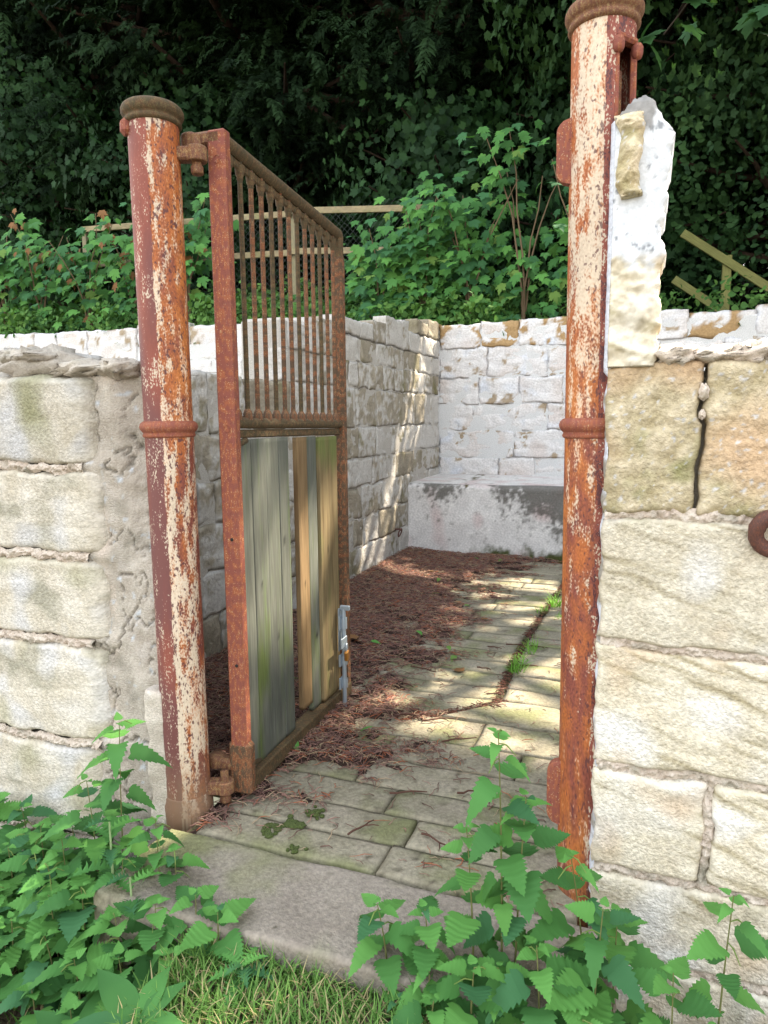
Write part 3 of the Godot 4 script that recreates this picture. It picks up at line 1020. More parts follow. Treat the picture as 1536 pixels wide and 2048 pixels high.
func post(root: Node3D, which: int) -> void:
	var m := post_material(which)
	var R := 0.080
	if which == 0:
		part("shaft", lathe([[R, -0.06], [R, 0.5], [R, 1.0], [R, 1.5], [R, 2.0], [R, 2.345]], 64, -180.0, 180.0, POST_H), m, root)
		part("foot_ring", lathe([[R, -0.05], [R + 0.007, -0.05], [R + 0.008, 0.0], [R + 0.007, 0.03], [R + 0.003, 0.045], [R + 0.003, 0.06], [R, 0.066]], 48, -180.0, 180.0, POST_H), m, root)
	else:
		# plain below, slotted above the wall
		part("shaft", lathe([[R, -0.35], [R, 0.5], [R, 1.0], [R, 1.48]], 64, -180.0, 180.0, POST_H), m, root)
		part("slotted_shaft", lathe([[R, 1.48], [R, 1.8], [R, 2.1], [R, 2.325], [R - 0.012, 2.325], [R - 0.012, 2.1], [R - 0.012, 1.8], [R - 0.012, 1.48]], 64, 79.0, 389.0, POST_H), m, root)
		part("neck", lathe([[R, 2.325], [R, 2.385]], 64, -180.0, 180.0, POST_H), m, root)
		for a in [29.0, 79.0]:
			var d := Vector3(sin(deg_to_rad(a)), 0, cos(deg_to_rad(a)))
			part("slot_lip", bevel(Vector3(0.010, 0.84, 0.016), 0.003), M.rust, root, d * (R - 0.004) + Vector3(0, 1.905, 0), Basis(Vector3.UP, deg_to_rad(a)))
			part("slot_lug", lathe([[0.001, -0.02], [0.010, -0.017], [0.014, -0.008], [0.015, 0.008], [0.010, 0.017], [0.001, 0.02]], 14), M.rust, root, d * (R + 0.004) + Vector3(0, 2.305, 0))
		var c := Vector3(sin(deg_to_rad(54.0)), 0, cos(deg_to_rad(54.0)))
		part("inner_plate", bevel(Vector3(0.045, 0.80, 0.006), 0.002), M.rustdark, root, c * 0.040 + Vector3(0, 1.87, 0), Basis(Vector3.UP, deg_to_rad(54.0)))
		part("slot_head", bevel(Vector3(0.075, 0.018, 0.03), 0.006), M.rust, root, c * (R - 0.014) + Vector3(0, 2.328, 0), Basis(Vector3.UP, deg_to_rad(54.0)))
	part("collar", lathe([[R, 1.325], [R + 0.005, 1.327], [R + 0.007, 1.333], [R + 0.004, 1.340], [R + 0.007, 1.344], [R + 0.014, 1.352], [R + 0.016, 1.362], [R + 0.013, 1.372], [R + 0.006, 1.378], [R, 1.380]], 56), M.rust, root, Vector3(0, 0.014, 0))
	var dy := -0.045 if which == 0 else 0.0
	part("cap", lathe([[R, 2.372], [R + 0.006, 2.374], [R + 0.010, 2.380], [R + 0.009, 2.387], [R + 0.004, 2.392], [R + 0.009, 2.396], [R + 0.014, 2.401], [R + 0.0175, 2.409], [R + 0.0175, 2.418], [R + 0.013, 2.427], [R + 0.006, 2.433], [R - 0.02, 2.437], [0.03, 2.440], [0.001, 2.441]], 56), M.rustmoss if which == 0 else M.rustdark, root, Vector3(0, dy, 0))

func build_posts() -> void:
	var p := thing("gate_post", "round rusty iron gatepost with flaking cream paint that carries the gate hinges", "gatepost", Vector3(-1.512, 0, -1.985))
	p.rotation.z = 0.004
	post(p, 0)
	var side := Vector3(sin(deg_to_rad(-42.0)), 0, cos(deg_to_rad(-42.0)))
	part("side_lug", bevel(Vector3(0.045, 0.05, 0.034), 0.012), M.rust, p, side * 0.084 + Vector3(0, 2.315, 0), Basis(Vector3.UP, deg_to_rad(-42.0)))
	# ears that hold the hinge pins
	for y in [2.245, 0.075]:
		var ear := SurfaceTool.new()
		ear.begin(Mesh.PRIMITIVE_TRIANGLES)
		add_bevel(ear, Vector3(0.075, 0.042 if y > 1.0 else 0.05, 0.05), 0.006, Color.WHITE, Vector3(-0.03, 0, 0))
		ear.generate_normals()
		var he := part("hinge_ear", ear.commit(), M.rustdark, p, Vector3(0.112, y, -0.045), Basis(Vector3.UP, 0.35))
		part("hinge_eye", lathe([[0.001, -0.024], [0.030, -0.024], [0.034, -0.019], [0.034, 0.019], [0.030, 0.024], [0.001, 0.024]], 24), M.rustdark, he, Vector3(0.0139, 0, -0.0002))
		part("hinge_pin", lathe([[0.001, -0.062], [0.018, -0.062], [0.021, -0.055], [0.021, -0.036], [0.016, -0.034], [0.016, 0.06], [0.001, 0.06]], 6), M.rustdark, he, Vector3(0.0139, 0, -0.0002))
	p = thing("gate_post", "tall round rusty iron gatepost with keeper plates and a slotted top, against the ringed wall", "gatepost", Vector3(-0.123, 0, -2.02))
	p.rotation.z = 0.008
	post(p, 1)
	for k in 2:
		var y: float = [2.085, 0.30][k]
		var hgt: float = [0.165, 0.20][k]
		# D-shaped keeper plate
		var P := PackedVector3Array()
		var C := PackedColorArray()
		var out: Array = []
		for i in 25:
			var t := i / 24.0
			var yy := (t - 0.5) * hgt
			var e := clampf(minf(t, 1.0 - t) / 0.2, 0.0, 1.0)
			out.append(Vector2(-0.040 * sqrt(1.0 - (1.0 - e) * (1.0 - e)), yy))
		out.reverse()
		for q in [[0.0, -0.016], [0.93, -0.016], [1.0, -0.011], [1.0, 0.011], [0.93, 0.016], [0.0, 0.016]]:
			for o in out:
				P.append(Vector3(-0.066 + o.x * q[0], o.y, q[1]))
				C.append(Color.WHITE)
		part("keeper_plate", sheet(P, C, 24, 5), M.rust, p, Vector3(-0.005, y, 0.02))

# ------------------------------------------------------------------ gate
func gate_y(t: float, a: float, b: float) -> float:
	return lerpf(a, b, t / 1.03)

func build_gate() -> void:
	# local x runs along the gate from the hinge, local z looks towards the gateway
	var g := thing("iron_gate", "rusty iron gate standing open, round bars above and boarded below", "gate", Vector3(-1.353, 0, -2.078), "", deg_to_rad(91.7))
	var L := 1.03
	# hinge stile, with its top arm and widened foot
	part("hinge_stile", bevel(Vector3(0.042, 2.30, 0.066), 0.006), M.rust, g, Vector3(0.022, 1.185, 0))
	part("stile_foot", bevel(Vector3(0.05, 0.20, 0.092), 0.012), M.bar, g, Vector3(0.024, 0.125, 0.0))
	part("top_arm", bevel(Vector3(0.05, 0.048, 0.15), 0.010), M.rustdark, g, Vector3(0.026, 2.312, -0.055))
	part("top_knuckle", lathe([[0.001, -0.024], [0.030, -0.024], [0.034, -0.018], [0.034, 0.018], [0.030, 0.026], [0.012, 0.034], [0.001, 0.036]], 24), M.rustdark, g, Vector3(0.03, 2.312, -0.110))
	part("bottom_arm", bevel(Vector3(0.05, 0.046, 0.15), 0.010), M.rustdark, g, Vector3(0.026, 0.128, -0.055))
	part("bottom_knuckle", lathe([[0.001, -0.02], [0.030, -0.02], [0.034, -0.016], [0.034, 0.018], [0.026, 0.026], [0.001, 0.030]], 24), M.rustdark, g, Vector3(0.03, 0.128, -0.110))
	for k in [[0.0, 2.24], [0.0, 1.365]]:
		part("rivet", lathe([[0.012, -0.001], [0.011, 0.003], [0.006, 0.005], [0.001, 0.006]], 14), M.rust, g, Vector3(0.0, k[1], 0.004), Basis(Vector3.FORWARD, PI / 2) * Basis.IDENTITY)
	for y in [0.98, 0.52]:
		part("bolt_hole", lathe([[0.001, 0.0], [0.006, 0.0], [0.006, 0.002], [0.001, 0.003]], 10), M.hole, g, Vector3(0.0, y, 0.006), Basis(Vector3(0, 0, 1), PI / 2))
	# top rail: a round handrail that bends down into the latch stile
	var pts := []
	var rad := []
	for k in 13:
		var t := L * 0.965 * k / 12.0 + 0.02
		pts.append(Vector3(t, gate_y(t, 2.315, 2.245), 0)); rad.append(0.026)
	for k in 5:
		var a := PI / 2 * (k + 1) / 5.0
		pts.append(Vector3(L * 0.985 + 0.02 * sin(a) + 0.005, 2.225 + 0.022 * cos(a), 0)); rad.append(0.026)
	pts.append(Vector3(L + 0.01, 2.14, 0)); rad.append(0.025)
	pts.append(Vector3(L + 0.01, 2.105, 0)); rad.append(0.019)
	part("top_rail", tube(pts, rad, 14), M.rustmoss, g)
	part("rail_web", slanted_bar(0.045, L - 0.02, 2.272, 2.205, 0.03, 0.012), M.rustmoss, g)
	# middle rail and its flat web
	pts = []; rad = []
	for k in 9:
		var t := 0.04 + (L - 0.02) * k / 8.0
		pts.append(Vector3(t, gate_y(t, 1.386, 1.370), 0)); rad.append(0.020)
	part("middle_rail", tube(pts, rad, 14), M.rustmoss, g)
	part("rail_web", slanted_bar(0.045, L - 0.02, 1.347, 1.334, 0.03, 0.014), M.rustmoss, g)
	part("latch_stile", bevel(Vector3(0.045, 2.12, 0.05), 0.005), M.bar, g, Vector3(L + 0.008, 1.085, 0))
	part("bottom_rail", slanted_bar(0.03, L + 0.02, 0.052, 0.045, 0.062, 0.066), M.rustmoss, g)
	part("corner_bracket", tube([Vector3(0.05, 1.22, 0), Vector3(0.055, 1.28, 0), Vector3(0.08, 1.312, 0), Vector3(0.13, 1.322, 0)], [0.012, 0.014, 0.014, 0.012], 8), M.rustmoss, g)
	part("corner_bracket", tube([Vector3(0.05, 0.24, 0), Vector3(0.055, 0.16, 0), Vector3(0.09, 0.105, 0), Vector3(0.15, 0.09, 0)], [0.012, 0.016, 0.016, 0.012], 8), M.rustmoss, g)
	# thirteen bars with moulded feet and heads
	for k in 13:
		var t := 0.078 + (L - 0.135) * k / 12.0
		var y0 := gate_y(t, 1.390, 1.374)
		var y1 := gate_y(t, 2.30, 2.23)
		var rod := part("bar", lathe([[0.009, y0], [0.009, (y0 + y1) / 2], [0.009, y1]], 12), M.bar if k % 3 != 1 else M.rustmoss, g, Vector3(t, 0, 0))
		part("bar_foot", lathe([[0.019, y0 + 0.006], [0.020, y0 + 0.016], [0.017, y0 + 0.024], [0.018, y0 + 0.029], [0.013, y0 + 0.041], [0.009, y0 + 0.047]], 14), M.bar, rod)
		part("bar_head", lathe([[0.009, y1 - 0.072], [0.012, y1 - 0.067], [0.011, y1 - 0.060], [0.015, y1 - 0.052], [0.017, y1 - 0.03], [0.017, y1 - 0.02]], 14), M.rustmoss, rod)
	# boards
	var grey := Color(0.125, 0.130, 0.108)
	var boards := [[0.046, 0.150, 0.085, 1.325, grey, 0.0], [0.151, 0.262, 0.085, 1.325, grey * 0.97, 0.001], [0.263, 0.366, 0.085, 1.325, grey * 1.05, -0.001], [0.367, 0.452, 0.085, 1.325, grey * 0.98, 0.001],
		[0.535, 0.632, 0.13, 1.32, Color(0.245, 0.16, 0.08), 0.0], [0.640, 0.735, 0.085, 1.32, grey * 1.15, -0.004], [0.742, 0.945, 0.085, 1.315, Color(0.25, 0.185, 0.095), 0.008]]
	for k in boards.size():
		var b: Array = boards[k]
		var nm := board_mesh(b[1] - b[0], b[3] - b[2], b[4], k)
		var o := part("board", nm, M.wood, g, Vector3(b[0], b[2], 0.008 + b[5]))
		if k == 4:
			o.set_meta("label", "orange-brown newer board")
		elif k == 6:
			o.set_meta("label", "wide tan newer board that carries the bolt")
	# galvanised drop bolt
	var bolt := part("drop_bolt", tube([Vector3(0, -0.035, 0), Vector3(0, 0.49, 0)], [0.011, 0.011], 12), M.zinc, g, Vector3(0.915, 0.0, 0.048))
	for k in [[0.42, 0.075], [0.235, 0.06], [0.12, 0.06]]:
		part("bolt_keeper", bevel(Vector3(0.042, k[1], 0.010), 0.003), M.zinc, bolt, Vector3(-0.008, k[0], -0.014))
		part("bolt_bridge", lathe([[0.0145, -k[1] * 0.36], [0.0165, -k[1] * 0.36], [0.0165, k[1] * 0.36], [0.0145, k[1] * 0.36]], 14), M.zinc, bolt, Vector3(0, k[0], 0))
	part("bolt_plate", bevel(Vector3(0.036, 0.21, 0.004), 0.001), M.zinc, bolt, Vector3(-0.008, 0.39, -0.017))
	part("bolt_hasp", bevel(Vector3(0.075, 0.05, 0.006), 0.003), M.zinc, bolt, Vector3(-0.035, 0.335, 0.014))
	part("bolt_handle", bevel(Vector3(0.018, 0.024, 0.05), 0.004), M.zinc, bolt, Vector3(0, 0.495, 0.008))
	# padlock hanging from the hasp
	var pl := thing("padlock", "small brass padlock hanging from the drop bolt on the gate", "padlock", g.transform * Vector3(0.888, 0.245, 0.072), "", deg_to_rad(100.0))
	part("lock_body", bevel(Vector3(0.034, 0.048, 0.018), 0.004), M.brass, pl, Vector3(0, 0.024, 0), Basis(Vector3.FORWARD, -0.2))
	var sp := []
	var sr := []
	for k in 13:
		var a := PI * k / 12.0
		sp.append(Vector3(0.011 * cos(a) + 0.006, 0.062 + 0.018 * sin(a), 0)); sr.append(0.0036)
	sp.push_front(Vector3(0.017, 0.04, 0)); sr.push_front(0.0036)
	sp.append(Vector3(-0.005, 0.04, 0)); sr.append(0.0036)
	part("shackle", tube(sp, sr, 8), M.zinc, pl)

func slanted_bar(x0: float, x1: float, ya: float, yb: float, hgt: float, thick: float) -> ArrayMesh:
	var st := SurfaceTool.new()
	st.begin(Mesh.PRIMITIVE_TRIANGLES)
	var l := x1 - x0
	add_bevel(st, Vector3(l, hgt, thick), 0.005, Color.WHITE, Vector3((x0 + x1) / 2, (ya + yb) / 2, 0), Basis(Vector3(0, 0, 1), atan2(yb - ya, l)))
	st.generate_normals()
	return st.commit()

func board_mesh(w: float, h: float, col: Color, k: int) -> ArrayMesh:
	# closed plank: front, edges and back as one bent sheet
	var prof := [Vector2(0.002, -0.022), Vector2(0.0, -0.020), Vector2(0.0, -0.003), Vector2(0.003, 0.0)]
	var n := maxi(4, int(w / 0.012))
	for i in n - 1:
		prof.append(Vector2(0.003 + (w - 0.006) * (i + 1.0) / n, 0.0))
	prof.append_array([Vector2(w - 0.003, 0.0), Vector2(w, -0.003), Vector2(w, -0.020), Vector2(w - 0.002, -0.022), Vector2(0.002, -0.022)])
	var nv := 70
	var P := PackedVector3Array()
	var C := PackedColorArray()
	for j in nv + 3:
		var v := clampf((j - 1.0) / nv, 0.0, 1.0)
		for p in prof:
			var x: float = p.x
			var z: float = p.y
			if j == 0 or j == nv + 2:
				x = w / 2; z = -0.011
			P.append(Vector3(x, h * v, z))
			var y := h * v
			var q := Vector3(x * 14.0, y * 1.6, k * 4.0)
			var c := col * (1.0 + 0.35 * nf.get_noise_3dv(q) + 0.25 * nf.get_noise_3dv(q * Vector3(4, 1, 1)))
			if k < 4 or k == 5:
				var alg := nf.get_noise_3dv(Vector3(x * 5.0 + k * 0.7, y * 1.5, 5.0)) * 1.1 + 0.6 * nf.get_noise_3dv(Vector3(x * 22.0, y * 2.2, 9.0)) + 0.05 - 1.6 * absf(y - 0.34) * (1.0 if y > 0.34 else 0.6)
				c = mix(c, Color(0.10, 0.13, 0.04), alg * 1.6 + 0.15)
				c = mix(c, Color(0.12, 0.15, 0.075), (nf.get_noise_3dv(Vector3(x * 30.0 + k * 3.0, y * 1.1, 15.0)) - 0.18) * 2.5)
			else:
				c = mix(c, col * Color(0.5, 0.42, 0.35), (nf.get_noise_3dv(Vector3(x * 40.0, y * 1.2, k * 7.0)) - 0.12) * 2.2)
				if k == 6:
					c = mix(c, Color(0.17, 0.19, 0.06), (nf.get_noise_3dv(Vector3(x * 9.0, y * 2.0, 19.0)) + smooth(1.0, 1.25, y) * 0.8 - 0.3) * 1.5)
			# knots
			var kn := Vector2(0.3 + 0.4 * fmod(k * 0.37, 1.0), 0.25 + 0.5 * fmod(k * 0.61, 1.0))
			var d := Vector2((x / w - kn.x) * w, (y / h - kn.y) * h * 0.6).length()
			c = mix(c, col * 0.3, smooth(0.012, 0.006, d))
			C.append(Color(maxf(c.r, 0.0), maxf(c.g, 0.0), maxf(c.b, 0.0)))
	return sheet(P, C, prof.size() - 1, nv + 2)

# ------------------------------------------------------------------ fences on the bank
func rail_mesh(a: Vector3, b: Vector3, hgt: float, thick: float, col: Color) -> ArrayMesh:
	var l := a.distance_to(b)
	var n := maxi(2, int(l / 0.06))
	var P := PackedVector3Array()
	var C := PackedColorArray()
	var ring := [Vector2(0, -1), Vector2(0.85, -1), Vector2(1, -0.85), Vector2(1, 0.85), Vector2(0.85, 1), Vector2(-0.85, 1), Vector2(-1, 0.85), Vector2(-1, -0.85), Vector2(-0.85, -1), Vector2(0, -1)]
	ring.reverse()
	for j in n + 3:
		var v := clampf((j - 1.0) / n, 0.0, 1.0)
		for p in ring:
			var s := 0.0 if j == 0 or j == n + 2 else 1.0
			P.append(Vector3(v * l, p.y * hgt / 2 * s, p.x * thick / 2 * s))
			var f := nf.get_noise_3d(v * l * 2.0, p.y + col.r * 30.0, p.x)
			C.append(mix(col * (1.0 + 0.4 * f), Color(0.14, 0.16, 0.05), (f + 0.05) * 1.2))
	return sheet(P, C, ring.size() - 1, n + 2)

func build_fences() -> void:
	var f := thing("rail_fence", "pale two-rail timber fence hung with wire netting on the wooded bank", "fence", Vector3(-7.5, 2.9, -9.3))
	var o0 := -f.position
	var tan := Color(0.40, 0.32, 0.19)
	var zf := -9.3
	var xa := [-8.6, -4.85, -2.75]
	for k in 2:
		for r in 2:
			var a := Vector3(xa[k], [4.42, 4.31][k] - 0.55 * r, zf)
			var b := Vector3(xa[k + 1], [4.42, 4.27, 4.13][k + 1] - 0.53 * r, zf)
			var d := (b - a).normalized()
			part("rail", rail_mesh(a, b, 0.085, 0.045, tan), M.rail, f, o0 + a, Basis(d, Vector3(0, 0, 1).cross(d), Vector3(0, 0, 1)))
	for x in [-8.6, -4.85]:
		var yb := bank_y(x, zf)
		part("post", bevel(Vector3(0.085, 4.45 - yb + 0.4, 0.085), 0.006, Color(0.30, 0.26, 0.16)), M.wood, f, o0 + Vector3(x, (4.38 + yb - 0.4) / 2, zf - 0.07))
	var st := SurfaceTool.new()
	st.begin(Mesh.PRIMITIVE_TRIANGLES)
	for dirx in [-1.0, 1.0]:
		var x := -10.6
		while x < -1.4:
			var lo := Vector3(x, 3.0, zf + 0.03)
			var hi := Vector3(x + dirx * 1.3, 4.30, zf + 0.03)
			if lo.x > -8.6 and hi.x > -8.6 and lo.x < -2.75 and hi.x < -2.75:
				tube([lo, hi], [0.0009, 0.0009], 3, Color.WHITE, st)
			x += 0.085
	part("wire_netting", st.commit(), M.wire, f, o0)
	f = thing("handrail", "mossy timber handrail sloping down beyond the back wall", "handrail", Vector3(0.85, 2.9, -10.0))
	o0 = -f.position
	var moss := Color(0.25, 0.25, 0.09)
	for k in [[Vector3(0.33, 3.68, -10.0), Vector3(2.1, 2.38, -10.0)], [Vector3(0.25, 3.12, -10.0), Vector3(1.2, 2.42, -10.0)]]:
		var d: Vector3 = k[1] - k[0]
		part("rail", rail_mesh(k[0], k[1], 0.10, 0.05, moss), M.rail, f, o0 + k[0], Basis(d.normalized(), Vector3(0, 0, 1).cross(d.normalized()), Vector3(0, 0, 1)))
	part("post", bevel(Vector3(0.105, 1.5, 0.10), 0.008, moss), M.wood, f, o0 + Vector3(0.865, 2.62, -10.06))

# ------------------------------------------------------------------ leaves
# Outline of the right half from stalk (y = 0) to tip (y = 1); folded along the midrib, drooping towards the tip.
func leaf_from_half(half: Array, fold: float, droop: float, ripple := 0.0) -> ArrayMesh:
	var st := SurfaceTool.new()
	st.begin(Mesh.PRIMITIVE_TRIANGLES)
	var place := func(p: Vector2, s: float) -> Vector3:
		return Vector3(p.x * s, p.y, absf(p.x) * fold - droop * p.y * p.y + (0.020 * sin(p.y * ripple) if ripple > 0.0 else 0.0) * clampf(absf(p.x) * 6.0, 0.0, 1.0))
	for s in [-1.0, 1.0]:
		for k in half.size() - 1:
			var a: Vector2 = half[k]
			var b: Vector2 = half[k + 1]
			var ma := Vector2(0, clampf(a.y, 0.0, 1.0))
			var mb := Vector2(0, clampf(b.y, 0.0, 1.0))
			var q := [place.call(ma, s), place.call(mb, s), place.call(b, s), place.call(a, s)]
			if s < 0:
				q.reverse()
			st.set_smooth_group(1)
			st.set_color(Color.WHITE)
			if ma.distance_to(mb) > 1e-4:
				for i in [0, 1, 2]:
					st.add_vertex(q[i])
				for i in [0, 2, 3]:
					st.add_vertex(q[i])
			else:
				for i in ([0, 2, 3] if s > 0 else [0, 1, 2]):
					st.add_vertex(q[i])
	st.generate_normals()
	return st.commit()

func nettle_leaf(teeth: int, wide: float, droop: float) -> ArrayMesh:
	var half := [Vector2(0.0, 0.0), Vector2(wide * 0.45, -0.05), Vector2(wide * 0.8, 0.02)]
	for k in teeth:
		var t := (k + 0.5) / teeth
		var y := 0.06 + 0.90 * t
		var w := wide * pow(1.0 - t, 0.85) * (0.86 + 0.9 * t * (1.0 - t))
		half.append(Vector2(w * 1.06 + 0.032, y + 0.042))
		half.append(Vector2(w * 0.88, y + 0.052))
	half.append(Vector2(0.0, 1.04))
	return leaf_from_half(half, 0.22, droop, 42.0)

func plain_leaf(wide: float, droop: float) -> ArrayMesh:
	var half := []
	for k in 8:
		var t := k / 7.0
		half.append(Vector2(wide * sin(PI * pow(t, 0.8)), t))
	return leaf_from_half(half, 0.15, droop)

func thistle_leaf() -> ArrayMesh:
	var half := [Vector2(0.02, 0.0)]
	for k in 7:
		var t := (k + 0.5) / 7.0
		var w := 0.26 * sin(PI * (0.15 + 0.8 * t))
		half.append(Vector2(0.05, 0.95 * t - 0.03))
		half.append(Vector2(w * 0.8, 0.95 * t - 0.015))
		half.append(Vector2(w * 1.25, 0.95 * t + 0.035))
		half.append(Vector2(w * 0.75, 0.95 * t + 0.035))
	half.append(Vector2(0.0, 1.05))
	return leaf_from_half(half, 0.5, 0.35)

func maple_leaf(droop: float) -> ArrayMesh:
	var half := [Vector2(0.0, 0.0), Vector2(0.12, -0.06), Vector2(0.34, -0.02), Vector2(0.30, 0.10), Vector2(0.52, 0.30), Vector2(0.40, 0.34), Vector2(0.62, 0.62), Vector2(0.42, 0.58), Vector2(0.36, 0.66), Vector2(0.17, 0.52), Vector2(0.24, 0.72), Vector2(0.13, 0.80), Vector2(0.0, 1.02)]
	# star-shaped round a point on the midrib: a fan of triangles
	var st := SurfaceTool.new()
	st.begin(Mesh.PRIMITIVE_TRIANGLES)
	st.set_smooth_group(1)
	var put := func(p: Vector2) -> Vector3:
		return Vector3(p.x, p.y, 0.10 * absf(p.x) - droop * (p.y - 0.2) * (p.y - 0.2) - 0.35 * droop * p.x * p.x)
	var mid := Vector2(0, 0.28)
	for s in [-1.0, 1.0]:
		for k in half.size() - 1:
			var a := Vector2(half[k].x * s, half[k].y)
			var b := Vector2(half[k + 1].x * s, half[k + 1].y)
			st.set_color(Color.WHITE)
			var tri := [put.call(mid), put.call(b), put.call(a)]
			if s > 0:
				tri = [put.call(mid), put.call(a), put.call(b)]
				tri.reverse()
			else:
				tri.reverse()
			for p in tri:
				st.add_vertex(p)
	st.generate_normals()
	return st.commit()

func yew_spray(sd: int, n: int) -> ArrayMesh:
	var r := RandomNumberGenerator.new()
	r.seed = sd
	var st := SurfaceTool.new()
	st.begin(Mesh.PRIMITIVE_TRIANGLES)
	for k in n:
		var t := (k + 0.5) / n
		var s := 1.0 if k % 2 == 0 else -1.0
		var base := Vector3(0.03 * r.randf_range(-1, 1), t, -0.28 * t * t)
		var d := Vector3(s * r.randf_range(0.5, 1.0), r.randf_range(0.45, 1.0), r.randf_range(-0.55, 0.15)).normalized()
		var l := r.randf_range(0.16, 0.36) * (1.15 - 0.6 * t)
		var w := d.cross(Vector3(r.randf_range(-0.4, 0.4), 0, 1)).normalized() * r.randf_range(0.026, 0.045)
		var g := r.randf_range(0.7, 1.2)
		st.set_color(Color(g, g, g))
		var m := base + d * l * 0.5 + Vector3(0, 0, 0.01)
		var tip := base + d * l + Vector3(0, 0, -0.05)
		for p in [base, m + w, m - w, m - w, m + w, tip]:
			st.add_vertex(p)
	st.generate_normals()
	return st.commit()

func leaf_clump(leaf: ArrayMesh, n: int, size: float, sd: int) -> ArrayMesh:
	var r := RandomNumberGenerator.new()
	r.seed = sd
	var st := SurfaceTool.new()
	st.begin(Mesh.PRIMITIVE_TRIANGLES)
	for k in n:
		var p := Vector3(r.randf_range(-1, 1), r.randf_range(-0.45, 0.45), r.randf_range(-1, 1)) * 0.5
		var f := Vector3(p.x + r.randf_range(-0.5, 0.5), r.randf_range(-0.5, 0.1), p.z + r.randf_range(-0.5, 0.5))
		var b := look(f, Vector3(r.randf_range(-0.35, 0.35), 1, r.randf_range(-0.35, 0.35))).scaled(Vector3.ONE * size * r.randf_range(0.7, 1.15))
		st.append_from(leaf, 0, Transform3D(b, p))
	return st.commit()

# ------------------------------------------------------------------ trees
func limb_mesh(st: SurfaceTool, a: Vector3, b: Vector3, ra: float, rb: float, sag: float, col: Color) -> void:
	var pts := []
	var rad := []
	for k in 6:
		var t := k / 5.0
		pts.append(a.lerp(b, t) + Vector3(0, sag * sin(PI * t), 0) + 0.05 * a.distance_to(b) * Vector3(nz.get_noise_2d(t * 3.0, a.x), 0, nz.get_noise_2d(t * 3.0, b.z)))
		rad.append(lerpf(ra, rb, t))
	tube(pts, rad, 7, col, st)

func tree(called: String, label: String, group: String, at: Vector3, h: float, R: float, low: float, n: int, mesh: ArrayMesh, size: Vector2, ca: Color, cb: Color, m: Material, droop: float, limbs: int) -> void:
	var t := thing(called, label, "tree", at, group)
	var bark := Color(0.075, 0.05, 0.035)
	var tp := []
	var tr := []
	for k in 8:
		var f := k / 7.0
		tp.append(Vector3(0.25 * nz.get_noise_2d(f * 2.0, at.x), -0.3 + f * h * 0.92, 0.25 * nz.get_noise_2d(f * 2.0, at.z + 40.0)))
		tr.append(lerpf(0.028 * h, 0.02, f))
	part("trunk", tube(tp, tr, 12, bark), M.bark, t)
	var st := SurfaceTool.new()
	st.begin(Mesh.PRIMITIVE_TRIANGLES)
	var xf := []
	var cols := PackedColorArray()
	var ends := []
	for k in limbs:
		var f := low + (0.97 - low) * (k + rng.randf()) / limbs
		var a := k * 2.39996 + rng.randf_range(-0.4, 0.4)
		var env := R * (0.35 + 0.65 * sin(PI * clampf(0.18 + 0.82 * f, 0, 1))) * rng.randf_range(0.75, 1.1)
		var base := Vector3(0, f * h * 0.9, 0)
		var e := base + Vector3(cos(a) * env, h * rng.randf_range(0.0, 0.08), sin(a) * env)
		limb_mesh(st, base, e, 0.012 * h * (1.1 - f), 0.012, droop * -0.2, bark)
		ends.append([base, e])
	part("limbs", st.commit(), M.bark, t)
	var tries := 0
	while xf.size() < n and tries < n * 4:
		tries += 1
		var le: Array = ends[rng.randi() % ends.size()]
		var s := pow(rng.randf(), 0.6)
		var p: Vector3 = le[0].lerp(le[1], 0.12 + 0.95 * s) + rv() * Vector3(1, 0.55, 1) * R * 0.24
		p.y -= droop * rng.randf() * 0.5
		var wp := p + at
		if nz.get_noise_3dv(wp * 0.55) < (-0.22 if m == M.yew else -0.55) or in_beam(wp, size.y * 0.42) or wp.y < at.y + 0.15:
			continue
		if (wp.z > -8.6 and wp.y < 4.0) or (wp.z > -10.5 and wp.y < 4.3):
			continue
		var out := Vector3(p.x, 0, p.z).normalized()
		var fwd := (out + rv() * 0.55 + Vector3(0, -droop * rng.randf(), 0)).normalized()
		var b := look(fwd, Vector3(0, 1, 0) + rv() * 0.5).scaled(Vector3.ONE * rng.randf_range(size.x, size.y))
		xf.append(Transform3D(b, p))
		cols.append(mix(ca, cb, rng.randf() * 0.7 + 0.5 * nz.get_noise_3dv(wp * 1.3)))
	multi("crown", mesh, m, t, xf, cols)

